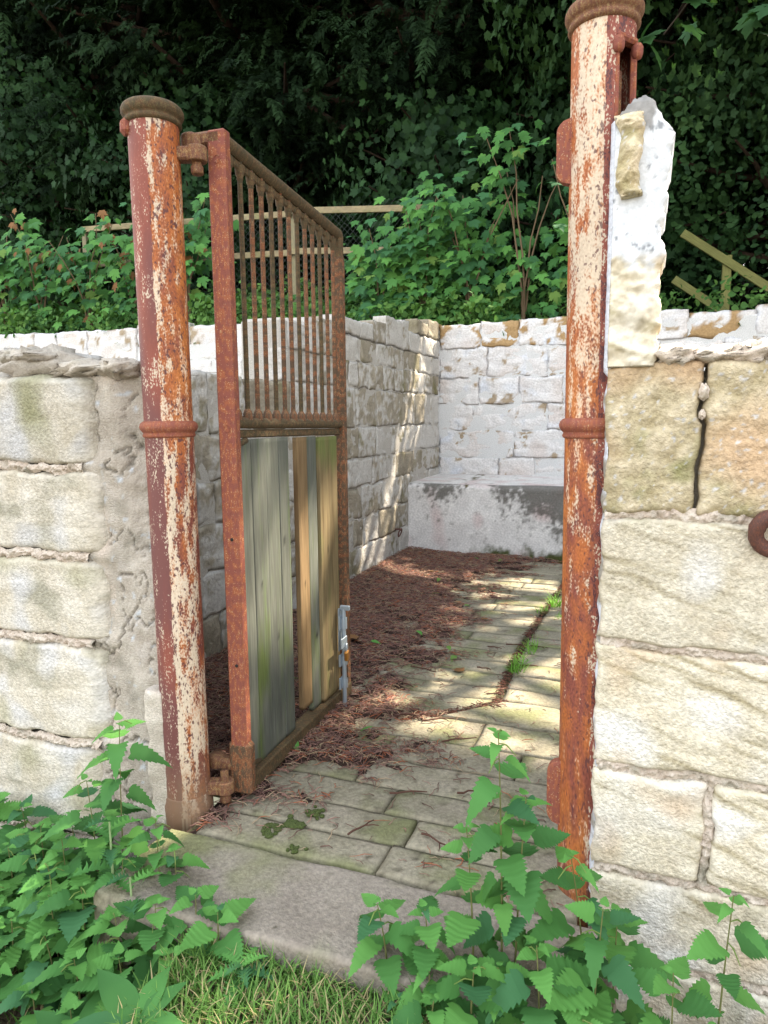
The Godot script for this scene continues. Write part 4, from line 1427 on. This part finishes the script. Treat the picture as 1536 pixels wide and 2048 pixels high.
func build_trees() -> void:
	var spray := yew_spray(5, 46)
	var spray2 := yew_spray(9, 40)
	var ya := Color(0.006, 0.015, 0.006)
	var yb := Color(0.026, 0.056, 0.020)
	var spots := [[-15.5, -15.5, 13.0, 4.6], [-11.2, -14.2, 14.5, 4.3], [-7.4, -13.6, 15.0, 4.0], [-4.0, -13.8, 15.5, 4.0], [-0.8, -14.4, 15.0, 4.0], [2.6, -15.2, 14.5, 4.2], [-20.0, -16.5, 13.0, 4.8], [-18.5, -21.0, 16.0, 5.0], [-12.5, -20.0, 17.0, 5.0], [-7.0, -19.5, 17.0, 5.0], [-2.0, -20.0, 17.0, 5.0], [4.0, -20.5, 17.0, 5.0]]
	for k in spots.size():
		var s: Array = spots[k]
		var front := k < 7
		tree("yew_tree", "dark dense yew tree standing at the front of the wood behind the fence" if front else "tall dark yew tree deep in the wood behind the front yews", "yews at the front of the wood" if front else "yews deep in the wood",
			Vector3(s[0], bank_y(s[0], s[1]) - 0.1, s[1]), s[2], s[3], 0.05 if front else 0.04, (9000 if k == 4 or k == 5 else 11500) if front else 2600, spray if k % 2 == 0 else spray2, Vector2(0.30, 0.58) if front else Vector2(0.8, 1.3), ya, yb, M.yew, 0.7, 60)
	# broad-leaved tree whose crown shades the pen
	var ml := maple_leaf(0.22)
	var clump := leaf_clump(ml, 9, 0.19, 3)
	tree("sycamore_tree", "tall sycamore with broad green leaves leaning over the pen from the bank", "", Vector3(4.6, bank_y(4.6, -11.0), -11.0), 14.5, 5.8, 0.13, 24000, clump, Vector2(0.5, 0.75), Color(0.025, 0.06, 0.022), Color(0.055, 0.12, 0.035), M.leaf, 0.3, 60)
	tree("sycamore_tree", "second sycamore that stands beside the pen, past the handrail", "", Vector3(7.5, 2.0, -5.5), 13.0, 4.6, 0.30, 3000, clump, Vector2(0.8, 1.2), Color(0.025, 0.06, 0.022), Color(0.055, 0.12, 0.035), M.leaf, 0.3, 40)
	# layered beech boughs behind the broken slab
	var bl := leaf_clump(plain_leaf(0.30, 0.15), 16, 0.115, 8)
	tree("beech_tree", "young beech with layered drooping boughs behind the handrail", "", Vector3(1.9, bank_y(1.9, -11.4), -11.4), 6.5, 2.5, 0.10, 1500, bl, Vector2(0.6, 1.0), Color(0.022, 0.06, 0.024), Color(0.05, 0.12, 0.035), M.leaf, 0.5, 40)
	var mc := leaf_clump(ml, 8, 0.16, 14)
	for t in [[-11.6, -11.8, 5.6, 2.3, "dark leafy field maple behind the far end of the fence"], [-8.3, -11.6, 4.6, 2.0, "dark leafy field maple behind the fence, past the hinge post"], [-3.2, -11.4, 3.6, 1.7, "low field maple behind the fence end and the gate bars"], [-0.6, -11.6, 4.4, 1.8, "dark field maple behind the saplings over the bench"]]:
		tree("field_maple", t[4], "", Vector3(t[0], bank_y(t[0], t[1]) - 0.1, t[1]), t[2], t[3], 0.08, 1300, mc, Vector2(0.5, 0.85), Color(0.012, 0.036, 0.013), Color(0.032, 0.085, 0.024), M.leaf, 0.4, 34)
	build_bough(ml)

# a sycamore bough that hangs into view above the latch post, leaf by leaf
func build_bough(ml: ArrayMesh) -> void:
	var b := thing("sycamore_bough", "low sycamore bough with large leaves hanging over the slotted gatepost", "bough", Vector3(3.6, 5.2, -7.0))
	var o0 := -b.position
	var st := SurfaceTool.new()
	st.begin(Mesh.PRIMITIVE_TRIANGLES)
	var bark := Color(0.09, 0.07, 0.05)
	limb_mesh(st, Vector3(4.6, 5.6, -10.9), Vector3(0.5, 4.5, -6.1), 0.07, 0.012, 0.35, bark)
	var tw := []
	for k in 14:
		var a := Vector3(4.6, 5.6, -10.9).lerp(Vector3(0.5, 4.5, -6.1), 0.45 + 0.55 * k / 13.0) + Vector3(0, 0.25, 0)
		var e := a + Vector3(rng.randf_range(-0.6, 0.7), rng.randf_range(-0.75, 0.35), rng.randf_range(-0.4, 0.6))
		limb_mesh(st, a, e, 0.012, 0.004, 0.05, bark)
		tw.append([a, e])
	part("branch", st.commit(), M.bark, b, o0)
	for k in 170:
		var t: Array = tw[k % tw.size()]
		var p: Vector3 = t[0].lerp(t[1], rng.randf_range(0.2, 1.05)) + rv() * 0.12
		if in_beam(p, 0.05):
			continue
		var f := Vector3(rng.randf_range(-0.8, 0.5), rng.randf_range(-0.9, -0.05), rng.randf_range(-0.3, 0.9))
		var c := part("leaf", ml, leaf_tone(rng.randi() % 4), b, o0 + p, look(f, Vector3(rng.randf_range(-0.3, 0.3), 1, 0.35)).scaled(Vector3.ONE * rng.randf_range(0.13, 0.22)))

var tones := {}
func leaf_tone(k: int) -> StandardMaterial3D:
	if not tones.has(k):
		var cs := [Color(0.030, 0.085, 0.025), Color(0.045, 0.115, 0.030), Color(0.060, 0.145, 0.034), Color(0.038, 0.10, 0.038), Color(0.052, 0.155, 0.040), Color(0.070, 0.200, 0.048), Color(0.098, 0.255, 0.055), Color(0.048, 0.145, 0.055), Color(0.22, 0.11, 0.045), Color(0.13, 0.23, 0.05)]
		var m := leafmat(0.42)
		m.albedo_color = cs[k].linear_to_srgb()
		tones[k] = m
	return tones[k]

func build_saplings() -> void:
	var la := maple_leaf(0.25)
	var lb := maple_leaf(0.55)
	var spots := [[-9.8, -8.8, 1.75, 0.75], [-9.0, -8.75, 1.8, 0.75], [-8.1, -8.8, 1.75, 0.75], [-7.2, -8.75, 1.9, 0.75], [-6.35, -8.85, 1.8, 0.65],
		[-3.35, -8.85, 1.35, 0.55], [-2.75, -8.8, 1.65, 0.6], [-2.15, -8.9, 2.05, 0.75], [-1.5, -9.0, 2.35, 0.8], [-0.8, -9.05, 2.35, 0.8]]
	for k in spots.size():
		var s: Array = spots[k]
		var left := k < 5
		sapling(Vector3(s[0], bank_y(s[0], s[1]) - 0.06, s[1]), s[2], s[3], 190 if left else 285, la, lb, "bushy sycamore sapling growing above the far end of the limewashed wall, with withered brown leaves" if left else "bushy sycamore sapling growing above the limewashed wall behind the bench", "saplings with withered leaves" if left else "saplings behind the bench", left)
	# undergrowth: ivy, goosegrass and small weeds on the bank and the wall tops
	var wl := leaf_clump(plain_leaf(0.42, 0.2), 10, 0.16, 12)
	var xf := []
	var cols := PackedColorArray()
	for k in 5200:
		var x := rng.randf_range(-11.0, 2.6)
		var d := pow(rng.randf(), 1.5) * 3.2
		var z := -8.30 - d
		var p := Vector3(x, bank_y(x, z) + rng.randf_range(-0.02, 0.22) * rng.randf(), z)
		if nz.get_noise_2d(x * 0.9, z * 0.9) < -0.25 or (x > 0.0 and rng.randf() < 0.85):
			continue
		if x > -6.2 and x < -3.0:
			p.y += 0.45 * rng.randf() * rng.randf() * rng.randf()
		var b := look(Vector3(rng.randf_range(-1, 1), rng.randf_range(-0.3, 0.6), rng.randf_range(-0.2, 1)), Vector3.UP).scaled(Vector3.ONE * rng.randf_range(0.28, 0.6))
		xf.append(Transform3D(b, p))
		cols.append(mix(Color(0.045, 0.12, 0.03), Color(0.12, 0.24, 0.05), rng.randf() * 0.8 + 0.5 * nz.get_noise_2d(x * 1.4, z)))
	var u := multi("undergrowth", wl, M.leaf, self, xf, cols)
	tag(u, "low green weeds and ivy covering the bank above the walls", "undergrowth")

func sapling(at: Vector3, h: float, r: float, n: int, la: ArrayMesh, lb: ArrayMesh, label: String, group: String, withered: bool) -> void:
	var t := thing("sycamore_sapling", label, "sapling", at, group)
	var tips := []
	for k in 5:
		var a := TAU * k / 5.0 + rng.randf()
		var e := Vector3(cos(a) * r * rng.randf_range(0.3, 0.8), h * rng.randf_range(0.72, 1.0), sin(a) * r * rng.randf_range(0.3, 0.7))
		var pts := []
		var rad := []
		for i in 6:
			var f := i / 5.0
			pts.append(Vector3(e.x * f * f, e.y * f, e.z * f * f) + 0.03 * rv())
			rad.append(lerpf(0.016, 0.005, f))
		part("stem", tube(pts, rad, 6, Color(0.16, 0.11, 0.07)), M.twig, t)
		tips.append(pts)
	for k in n:
		var s: Array = tips[k % 5]
		var f := pow(rng.randf(), 0.55)
		var i := clampi(int(f * 5.0), 0, 4)
		var p: Vector3 = s[i].lerp(s[i + 1], rng.randf())
		var out := Vector3(rng.randf_range(-1, 1), 0, rng.randf_range(-0.7, 1.0)).normalized() * rng.randf_range(0.05, r * 0.75)
		p += out * (1.15 - 0.45 * f) + Vector3(0, rng.randf_range(-0.10, 0.12), 0)
		if p.y < 0.08:
			p.y = 0.08 + rng.randf() * 0.2
		if (at + p).z > -8.22:
			p.z = -8.22 - at.z - rng.randf() * 0.15
		if in_beam(at + p, 0.03):
			continue
		var fwd := Vector3(out.x, -0.12 - 0.5 * rng.randf(), out.z + 0.15).normalized() + rv() * 0.25
		var up := Vector3(0.2 * rng.randf_range(-1, 1), 0.85, 0.35 + 0.5 * rng.randf())
		var tone := 4 + rng.randi() % 4
		if rng.randf() < 0.05:
			tone = 9
		var size := rng.randf_range(0.11, 0.20) if withered else rng.randf_range(0.10, 0.175)
		if withered and rng.randf() < 0.07:
			tone = 8
			size *= 0.75
			p.y += 0.1
			fwd.y -= 1.2
		part("leaf", la if rng.randf() < 0.6 else lb, leaf_tone(tone), t, p, look(fwd, up).scaled(Vector3.ONE * size))

# ------------------------------------------------------------------ litter of needles and twigs on the floor
func litter_amount(x: float, z: float) -> float:
	# right-hand border of the drift, from the sill to the bench
	var line := [[-1.85, -1.52], [-2.1, -1.28], [-2.3, -1.05], [-2.6, -0.93], [-2.9, -0.95], [-3.2, -1.12], [-3.4, -1.22], [-3.9, -1.06], [-4.5, -1.02], [-5.2, -1.12], [-5.8, -1.20], [-6.3, -1.0], [-6.9, -0.75]]
	var b := -1.6
	for k in line.size() - 1:
		if z <= line[k][0] and z > line[k + 1][0]:
			b = lerpf(line[k][1], line[k + 1][1], (z - line[k][0]) / (line[k + 1][0] - line[k][0]))
	if z < -6.9:
		b = -0.75
	var d := b - x + 0.34 * nf.get_noise_2d(x * 2.2, z * 2.2) + 0.22 * nf.get_noise_2d(x * 9.0, z * 9.0)
	var bare := smooth(0.18, 0.34, nf.get_noise_2d(x * 1.9 + 40.0, z * 2.6)) * smooth(-1.9, -1.2, x)
	return clampf(smooth(-0.18, 0.34, d) - 0.9 * bare, 0.0, 1.0)

func build_litter() -> void:
	# humus under the drift
	var P := PackedVector3Array()
	var C := PackedColorArray()
	var nu := 110
	var nv := 250
	for j in nv + 1:
		var z := -1.86 - 5.0 * j / nv
		for i in nu + 1:
			var x := -2.29 + 1.75 * i / nu
			if z > -2.15:
				x = maxf(x, -1.45)
			var a := litter_amount(x, z)
			if z > -2.15:
				a *= smooth(-1.47, -1.40, x)
			var y := -0.03 + 0.046 * a + 0.014 * a * nf.get_noise_2d(x * 12.0, z * 12.0) + 0.03 * a * smooth(-1.9, -2.3, x)
			P.append(Vector3(x, y, z))
			C.append(mix(Color(0.05, 0.031, 0.024), Color(0.12, 0.07, 0.052), 0.5 + 1.2 * nf.get_noise_2d(x * 25.0, z * 25.0)))
	var root := Node3D.new()
	root.name = "needle_litter"
	tag(root, "drift of reddish-brown conifer needles and twigs on the paving", "litter")
	root.set_meta("kind", "stuff")
	add_child(root)
	part("humus", sheet(P, C, nu, nv), M.earth, root).set_meta("kind", "stuff")
	var st := SurfaceTool.new()
	st.begin(Mesh.PRIMITIVE_TRIANGLES)
	tube([Vector3(-0.5, 0, 0), Vector3(-0.15, 0.06, 0.04), Vector3(0.2, 0.03, -0.05), Vector3(0.5, 0, 0.03)], [0.022, 0.026, 0.022, 0.012], 4, Color.WHITE, st)
	st.generate_normals()
	var needle := st.commit()
	var xf := []
	var cols := PackedColorArray()
	var n := 0
	while n < 120000 and xf.size() < 34000:
		n += 1
		var x := rng.randf_range(-2.28, 0.3)
		var z := -1.88 - 4.98 * pow(rng.randf(), 1.25)
		var a := litter_amount(x, z)
		if z > -2.15 and x < -1.42:
			continue
		if rng.randf() > a * 0.85 + 0.016 + 0.06 * smooth(0.0, 0.12, a):
			continue
		var y := maxf(0.002, -0.03 + 0.052 * a + 0.03 * a * smooth(-1.9, -2.3, x)) + 0.010 * rng.randf() * a + 0.002
		var l := rng.randf_range(0.02, 0.075)
		if rng.randf() < 0.06:
			l *= 1.8
		var th := rng.randf_range(0.035, 0.085) if l < 0.08 else 0.04
		var b := Basis(Vector3.UP, rng.randf() * TAU) * Basis(Vector3(0, 0, 1), rng.randf_range(-0.35, 0.35) * a)
		xf.append(Transform3D(b.scaled_local(Vector3(l, maxf(th, 0.045), maxf(th, 0.04))), Vector3(x, y, z)))
		var t := rng.randf()
		var c := mix(Color(0.11, 0.062, 0.052), Color(0.30, 0.165, 0.13), t)
		if rng.randf() < 0.18:
			c = Color(0.34, 0.25, 0.16)
		elif rng.randf() < 0.12:
			c = Color(0.30, 0.10, 0.05)
		cols.append(c)
	multi("needles", needle, M.twig, root, xf, cols)
	# the same needles caught in the gutter and the joints
	xf = []; cols = PackedColorArray()
	for k in 700:
		var t := rng.randf()
		var z := -3.2 - 3.4 * t
		var x := -0.63 + 0.035 * sin((z + 3.0) * 1.4) + rng.randf_range(-0.022, 0.022)
		if rng.randf() < 0.4:
			var s := rng.randf()
			x = lerpf(-0.60, -1.3, s) + rng.randf_range(-0.03, 0.03)
			z = lerpf(-3.30, -2.98, minf(1.0, s * 1.9)) + rng.randf_range(-0.03, 0.03)
		var l := rng.randf_range(0.02, 0.06)
		xf.append(Transform3D((Basis(Vector3.UP, rng.randf() * TAU)).scaled_local(Vector3(l, 0.08, 0.07)), Vector3(x, -0.008 + 0.012 * rng.randf(), z)))
		cols.append(mix(Color(0.08, 0.035, 0.026), Color(0.18, 0.075, 0.05), rng.randf()))
	multi("gutter_needles", needle, M.twig, root, xf, cols)
	# single twigs and fallen leaves that can be told apart
	for k in 16:
		var x: float
		var z: float
		if k == 0:
			x = -0.865; z = -2.06
		else:
			z = rng.randf_range(-2.0, -4.2)
			x = rng.randf_range(-1.15, -0.45)
		var l := rng.randf_range(0.08, 0.17)
		var a := 1.15 if k == 0 else rng.randf_range(-0.6, 0.6)
		var tw := thing("fallen_twig", "dark forked twig lying across a paving joint" if k == 0 else "short dark twig lying on the paving near the needle drift", "twig", Vector3(x, 0.006, z), "" if k == 0 else "twigs on the paving", a)
		var pts := []
		var rad := []
		for i in 6:
			var t := i / 5.0
			pts.append(Vector3((t - 0.5) * l, 0.004 + 0.004 * sin(PI * t), 0.012 * nz.get_noise_2d(t * 4.0, k * 5.0)))
			rad.append(lerpf(0.0042, 0.0022, t))
		part("stick", tube(pts, rad, 6, Color(0.085, 0.04, 0.03)), M.twig, tw)
		if k % 2 == 0:
			part("side_twig", tube([pts[3], pts[3] + Vector3(0.02, 0.003, 0.022), pts[3] + Vector3(0.03, 0.002, 0.04)], [0.0025, 0.002, 0.0012], 5, Color(0.085, 0.04, 0.03)), M.twig, tw)
	var ml := maple_leaf(0.2)
	var pl := plain_leaf(0.26, 0.3)
	for k in 22:
		var z := rng.randf_range(-2.1, -6.6)
		var x := rng.randf_range(-2.0, -0.9)
		var lf := part("fallen_leaf", ml if k % 3 == 0 else pl, leaf_tone([8, 9, 6][k % 3]), self, Vector3(x, 0.045 if litter_amount(x, z) > 0.3 else 0.012, z), look(Vector3(rng.randf_range(-1, 1), 0.05, rng.randf_range(-1, 1)), Vector3(rng.randf_range(-0.3, 0.3), 1, rng.randf_range(-0.3, 0.3))).scaled(Vector3.ONE * rng.randf_range(0.05, 0.085)))
		tag(lf, ["withered brown leaf lying on the needle drift", "yellow-green leaf lying on the needle drift", "fresh green leaf lying on the needle drift"][k % 3], "leaf", "fallen leaves on the drift")

# ------------------------------------------------------------------ nettles, thistles and grass in front
func build_nettles() -> void:
	var leaves := [nettle_leaf(9, 0.44, 0.22), nettle_leaf(8, 0.40, 0.40), nettle_leaf(9, 0.47, 0.10), nettle_leaf(7, 0.36, 0.75), nettle_leaf(11, 0.50, -0.15)]
	# stands by the latch post: [x, z, height of the tip]
	var right := [[-0.30, -1.56, 0.66, 0.074], [-0.235, -1.58, 0.50, 0.080], [-0.385, -1.60, 0.38, 0.072], [-0.60, -1.53, 0.165, 0.066], [-0.475, -1.54, 0.175, 0.066], [-0.13, -1.60, 0.36, 0.085], [-0.05, -1.52, 0.30, 0.078], [0.10, -1.50, 0.20, 0.078], [0.215, -1.56, 0.37, 0.06],
		[-0.19, -1.48, 0.20, 0.085], [-0.33, -1.46, 0.12, 0.082], [-0.08, -1.42, 0.10, 0.09], [-0.24, -1.38, 0.02, 0.085], [-0.42, -1.43, 0.03, 0.08], [-0.52, -1.45, -0.02, 0.075], [0.02, -1.40, 0.06, 0.085], [0.15, -1.40, 0.04, 0.085], [-0.15, -1.33, -0.03, 0.08], [-0.35, -1.36, -0.05, 0.075], [0.08, -1.33, -0.03, 0.08], [0.25, -1.38, 0.08, 0.085], [-0.02, -1.62, 0.22, 0.08], [0.0, -1.30, -0.07, 0.07], [0.30, -1.46, 0.02, 0.085], [0.20, -1.46, 0.06, 0.085], [0.33, -1.36, -0.02, 0.085], [-0.45, -1.50, 0.06, 0.075], [-0.28, -1.50, 0.10, 0.08]]
	for s in right:
		nettle(s, leaves, "stinging nettle in the clump at the foot of the slotted gatepost", "nettles at the slotted post", 0.10)
	var left := [[-2.25, -1.78, 0.0, 0.09], [-2.12, -1.80, -0.02, 0.09], [-2.2, -1.66, -0.08, 0.09], [-2.02, -1.72, -0.06, 0.09], [-1.92, -1.70, 0.0, 0.085], [-1.80, -1.72, 0.06, 0.085], [-2.10, -1.62, -0.12, 0.09], [-1.98, -1.52, -0.10, 0.09], [-2.06, -1.42, -0.16, 0.09], [-1.84, -1.44, -0.12, 0.09], [-1.66, -1.48, -0.04, 0.09], [-1.72, -1.60, 0.06, 0.08], [-1.53, -1.68, 0.45, 0.080], [-1.66, -1.66, 0.24, 0.10], [-1.36, -1.62, 0.19, 0.066], [-1.28, -1.60, 0.12, 0.07], [-1.44, -1.56, 0.08, 0.08], [-1.15, -1.52, 0.06, 0.085], [-1.05, -1.48, 0.06, 0.08], [-1.26, -1.48, 0.03, 0.09], [-1.38, -1.45, -0.02, 0.09], [-1.55, -1.50, 0.0, 0.09], [-1.70, -1.52, 0.02, 0.085], [-1.82, -1.58, 0.0, 0.09],
		[-1.96, -1.60, -0.02, 0.10], [-1.90, -1.48, -0.08, 0.09], [-1.75, -1.42, -0.10, 0.09], [-1.60, -1.40, -0.10, 0.085], [-1.45, -1.36, -0.10, 0.09], [-1.30, -1.37, -0.06, 0.09], [-1.15, -1.40, -0.03, 0.085], [-1.02, -1.38, -0.06, 0.08], [-1.20, -1.30, -0.12, 0.08], [-1.38, -1.27, -0.16, 0.08], [-1.08, -1.28, -0.10, 0.075], [-1.55, -1.30, -0.17, 0.08], [-1.70, -1.32, -0.15, 0.085]]
	for s in left:
		nettle(s, leaves, "stinging nettle in the bed at the foot of the hinge post", "nettles at the hinge post", 0.0)
	# thistles
	var tl := thistle_leaf()
	for s in [[-1.52, -1.60, 0.16, 0.17, "spiny thistle with pale ribs standing among the nettles"], [-1.38, -1.52, 0.06, 0.16, "low thistle half hidden in the nettle bed"], [-0.94, -1.42, -0.02, 0.12, "small thistle at the edge of the sill beside the grass"]]:
		var g := ground_y(s[0], s[1])
		var t := thing("thistle", s[4], "thistle", Vector3(s[0], g, s[1]))
		var h: float = s[2] - g
		part("stem", tube([Vector3(0, -0.03, 0), Vector3(0.01, h * 0.5, 0.01), Vector3(0, h, 0)], [0.006, 0.005, 0.003], 6, Color(0.22, 0.30, 0.14)), M.twig, t)
		for k in 12:
			var f := 0.25 + 0.75 * k / 11.0
			var a := k * 2.4 + 0.5
			part("leaf", tl, leaf_tone(5 + k % 3), t, Vector3(0, h * f, 0), look(Vector3(cos(a), 0.75 * f - 0.1, sin(a)), Vector3.UP).scaled(Vector3.ONE * s[3] * (1.1 - 0.6 * f)))
	# docks: broad smooth leaves low down
	var dl := plain_leaf(0.22, 0.35)
	for s in [[-1.30, -1.22, 0.2], [-1.75, -1.30, 0.2], [-1.10, -1.20, 0.17]]:
		var t := thing("dock_plant", "dock with broad smooth leaves at the front of the nettle bed", "weed", Vector3(s[0], ground_y(s[0], s[1]), s[1]), "docks at the front")
		for k in 6:
			var a: float = k * 1.15 + s[0]
			part("leaf", dl, leaf_tone(4 + k % 4), t, Vector3(0, 0.01, 0), look(Vector3(cos(a), 0.7, sin(a)), Vector3.UP).scaled(Vector3.ONE * s[2] * rng.randf_range(0.8, 1.1)))
	# grass along the sill
	var blade := grass_blade()
	var xf := []
	var cols := PackedColorArray()
	for k in 5200:
		var x := rng.randf_range(-1.9, 0.35)
		var z := rng.randf_range(-1.52, -1.0)
		if k % 3 != 0:
			x = rng.randf_range(-1.15, -0.35)
			z = rng.randf_range(-1.51, -1.15)
		var a := rng.randf() * TAU
		var l := rng.randf_range(0.03, 0.10)
		xf.append(Transform3D((Basis(Vector3.UP, a) * Basis(Vector3.RIGHT, rng.randf_range(0.0, 0.7))).scaled_local(Vector3(0.0030 * 1.3, l, l)), Vector3(x, ground_y(x, z) - 0.005, z)))
		var c := mix(Color(0.07, 0.17, 0.03), Color(0.17, 0.30, 0.07), rng.randf())
		if rng.randf() < 0.2:
			c = Color(0.38, 0.32, 0.16)
		cols.append(c)
	var g := multi("grass", blade, M.nettle, self, xf, cols)
	tag(g, "short mixed grass and weeds along the front of the sill", "grass")
	# tufts in the gutter
	for s in [[-0.585, -5.20, 0.15, 70], [-0.66, -5.0, 0.08, 30], [-0.60, -4.12, 0.11, 60], [-0.625, -3.78, 0.12, 80], [-0.62, -3.95, 0.07, 30], [-0.52, -4.9, 0.05, 30]]:
		var st := SurfaceTool.new()
		st.begin(Mesh.PRIMITIVE_TRIANGLES)
		for k in s[3]:
			var a := rng.randf() * TAU
			var l: float = s[2] * rng.randf_range(0.55, 1.2)
			st.append_from(blade, 0, Transform3D((Basis(Vector3.UP, a) * Basis(Vector3.RIGHT, rng.randf_range(0.1, 0.8))).scaled_local(Vector3(0.0038, l, l)), Vector3(rng.randf_range(-0.035, 0.035), 0, rng.randf_range(-0.07, 0.07))))
		var m := leafmat(0.45)
		m.albedo_color = Color(0.16, 0.34, 0.05).linear_to_srgb()
		var tf := part("grass_tuft", st.commit(), m, self, Vector3(s[0], -0.015, s[1]))
		tag(tf, "bright green grass tuft growing in the gutter of the paving", "grass tuft", "grass tufts in the gutter")

func grass_blade() -> ArrayMesh:
	var st := SurfaceTool.new()
	st.begin(Mesh.PRIMITIVE_TRIANGLES)
	st.set_smooth_group(1)
	st.set_color(Color.WHITE)
	var pts := []
	for k in 4:
		var t := k / 3.0
		pts.append([Vector3(-(1.0 - t * 0.95), t * (1.0 - 0.15 * t), 0.35 * t * t), Vector3(1.0 - t * 0.95, t * (1.0 - 0.15 * t), 0.35 * t * t)])
	for k in 3:
		quad(st, [pts[k][0], pts[k + 1][0], pts[k + 1][1], pts[k][1]])
	st.generate_normals()
	return st.commit()

func nettle(s: Array, leaves: Array, label: String, group: String, pale: float) -> void:
	var g := ground_y(s[0], s[1]) - 0.01
	if s[1] < -1.5 and s[0] > -1.45 and s[0] < -0.05:
		g = ground_y(s[0], -1.45) - 0.05
	var h: float = s[2] - g
	var lean := Vector3(rng.randf_range(-0.08, 0.08), 0, rng.randf_range(-0.02, 0.10)) * h
	var t := thing("stinging_nettle", label, "nettle", Vector3(s[0], g, s[1]) - lean, group)
	var pts := []
	var rad := []
	for k in 7:
		var f := k / 6.0
		pts.append(Vector3(lean.x * f * f, h * f, lean.z * f * f))
		rad.append(lerpf(0.0036, 0.0012, f))
	part("stem", tube(pts, rad, 6, Color(0.13, 0.14, 0.05)), M.twig, t)
	var step := clampf(h / 9.5, 0.032, 0.058)
	var y := h
	var k := 0
	var spin := rng.randf() * TAU
	while y > maxf(0.03, h * 0.12) and k < 13:
		var f := y / h
		var p := Vector3(lean.x * f * f, y, lean.z * f * f)
		var size: float = 1.22 * s[3] * clampf(0.30 + 0.28 * k, 0.3, 1.0) * rng.randf_range(0.72, 1.18)
		var a := spin + k * (PI / 2 + 0.15)
		for e in 2:
			var az := a + PI * e + rng.randf_range(-0.25, 0.25)
			var d := Vector3(cos(az), 0.35 - 0.13 * k + rng.randf_range(-0.2, 0.15), sin(az)).normalized()
			d.y = maxf(d.y, -0.65)
			var tone := 4 + rng.randi() % 3 if k > 1 else 6
			if rng.randf() < 0.10:
				tone = 7
			var stalk := d * size * 0.30
			part("leaf", leaves[rng.randi() % 5], leaf_tone(tone), t, p + stalk, look(d, Vector3(rng.randf_range(-0.25, 0.25), 1, rng.randf_range(-0.1, 0.35))).scaled(Vector3.ONE * size))
		if k < 4 and h > 0.2 and rng.randf() < 0.5:
			var az := a + PI / 2
			var d := Vector3(cos(az), -0.2, sin(az))
			part("catkin", tube([p, p + d * 0.02 + Vector3(0, 0.004, 0), p + d * 0.045 + Vector3(0, -0.012, 0)], [0.0012, 0.0020, 0.0008], 5, Color(0.13, 0.19, 0.05)), M.twig, t)
		y -= step * (0.45 + 0.22 * minf(k, 3.0))
		k += 1

func build_small_things() -> void:
	# notice that shows over the wall of the other pen
	var sg := thing("notice_sign", "small white notice with a red ring, half hidden behind the rubble-topped wall", "sign", Vector3(-8.20, 2.10, -7.93))
	part("plate", bevel(Vector3(0.26, 0.30, 0.006), 0.002), M.white, sg, Vector3(0, 0.05, 0))
	var tp := []
	var tr := []
	for k in 25:
		var a := TAU * k / 24.0
		tp.append(Vector3(cos(a) * 0.075, 0.06 + sin(a) * 0.075, 0.004)); tr.append(0.010)
	part("red_ring", tube(tp, tr, 6), M.red, sg)
	# small iron ring low on the inner wall
	var rg := thing("tether_ring", "small rusty tether ring low on the flaking inner wall", "ring", Vector3(-2.27, 0.30, -6.45))
	tp = []; tr = []
	for k in 21:
		var a := TAU * k / 20.0
		tp.append(Vector3(0.025 + 0.012 * cos(a), 0.04 * cos(a) - 0.03, 0.04 * sin(a))); tr.append(0.007)
	part("ring", tube(tp, tr, 8), M.iron, rg)
	part("staple", tube([Vector3(-0.04, 0.0, 0.0), Vector3(0.03, 0.005, 0.0), Vector3(0.035, -0.01, 0.0)], [0.009, 0.009, 0.008], 8), M.iron, rg)
	# moss cushions on the paving by the sill
	for s in [[-1.10, -2.02, 0.05], [-1.16, -1.95, 0.04], [-1.06, -2.10, 0.035], [-1.03, -1.885, 0.022]]:
		var st := SurfaceTool.new()
		st.begin(Mesh.PRIMITIVE_TRIANGLES)
		for k in 14:
			var r: float = s[2] * rng.randf_range(0.12, 0.38)
			st.append_from(lump(Vector3(r, 0.006, r), "cement", s[0] * 20.0 + k, 1.0), 0, Transform3D(Basis.IDENTITY, Vector3(rng.randfn() * s[2] * 0.55, 0, rng.randfn() * s[2] * 0.4)))
		var mo := part("moss_cushion", st.commit(), moss_mat(), self, Vector3(s[0], 0.001, s[1]))
		tag(mo, "cushion of dark green moss on the paving near the gate foot", "moss", "moss cushions on the paving")

var _moss: StandardMaterial3D
func moss_mat() -> StandardMaterial3D:
	if _moss == null:
		_moss = flat(Color(0.075, 0.10, 0.022), 1.0)
		_moss.heightmap_enabled = true
		_moss.heightmap_texture = M.earth.heightmap_texture
		_moss.heightmap_scale = 1.0
		_moss.uv1_triplanar = true
		_moss.uv1_scale = Vector3.ONE * 8.0
	return _moss
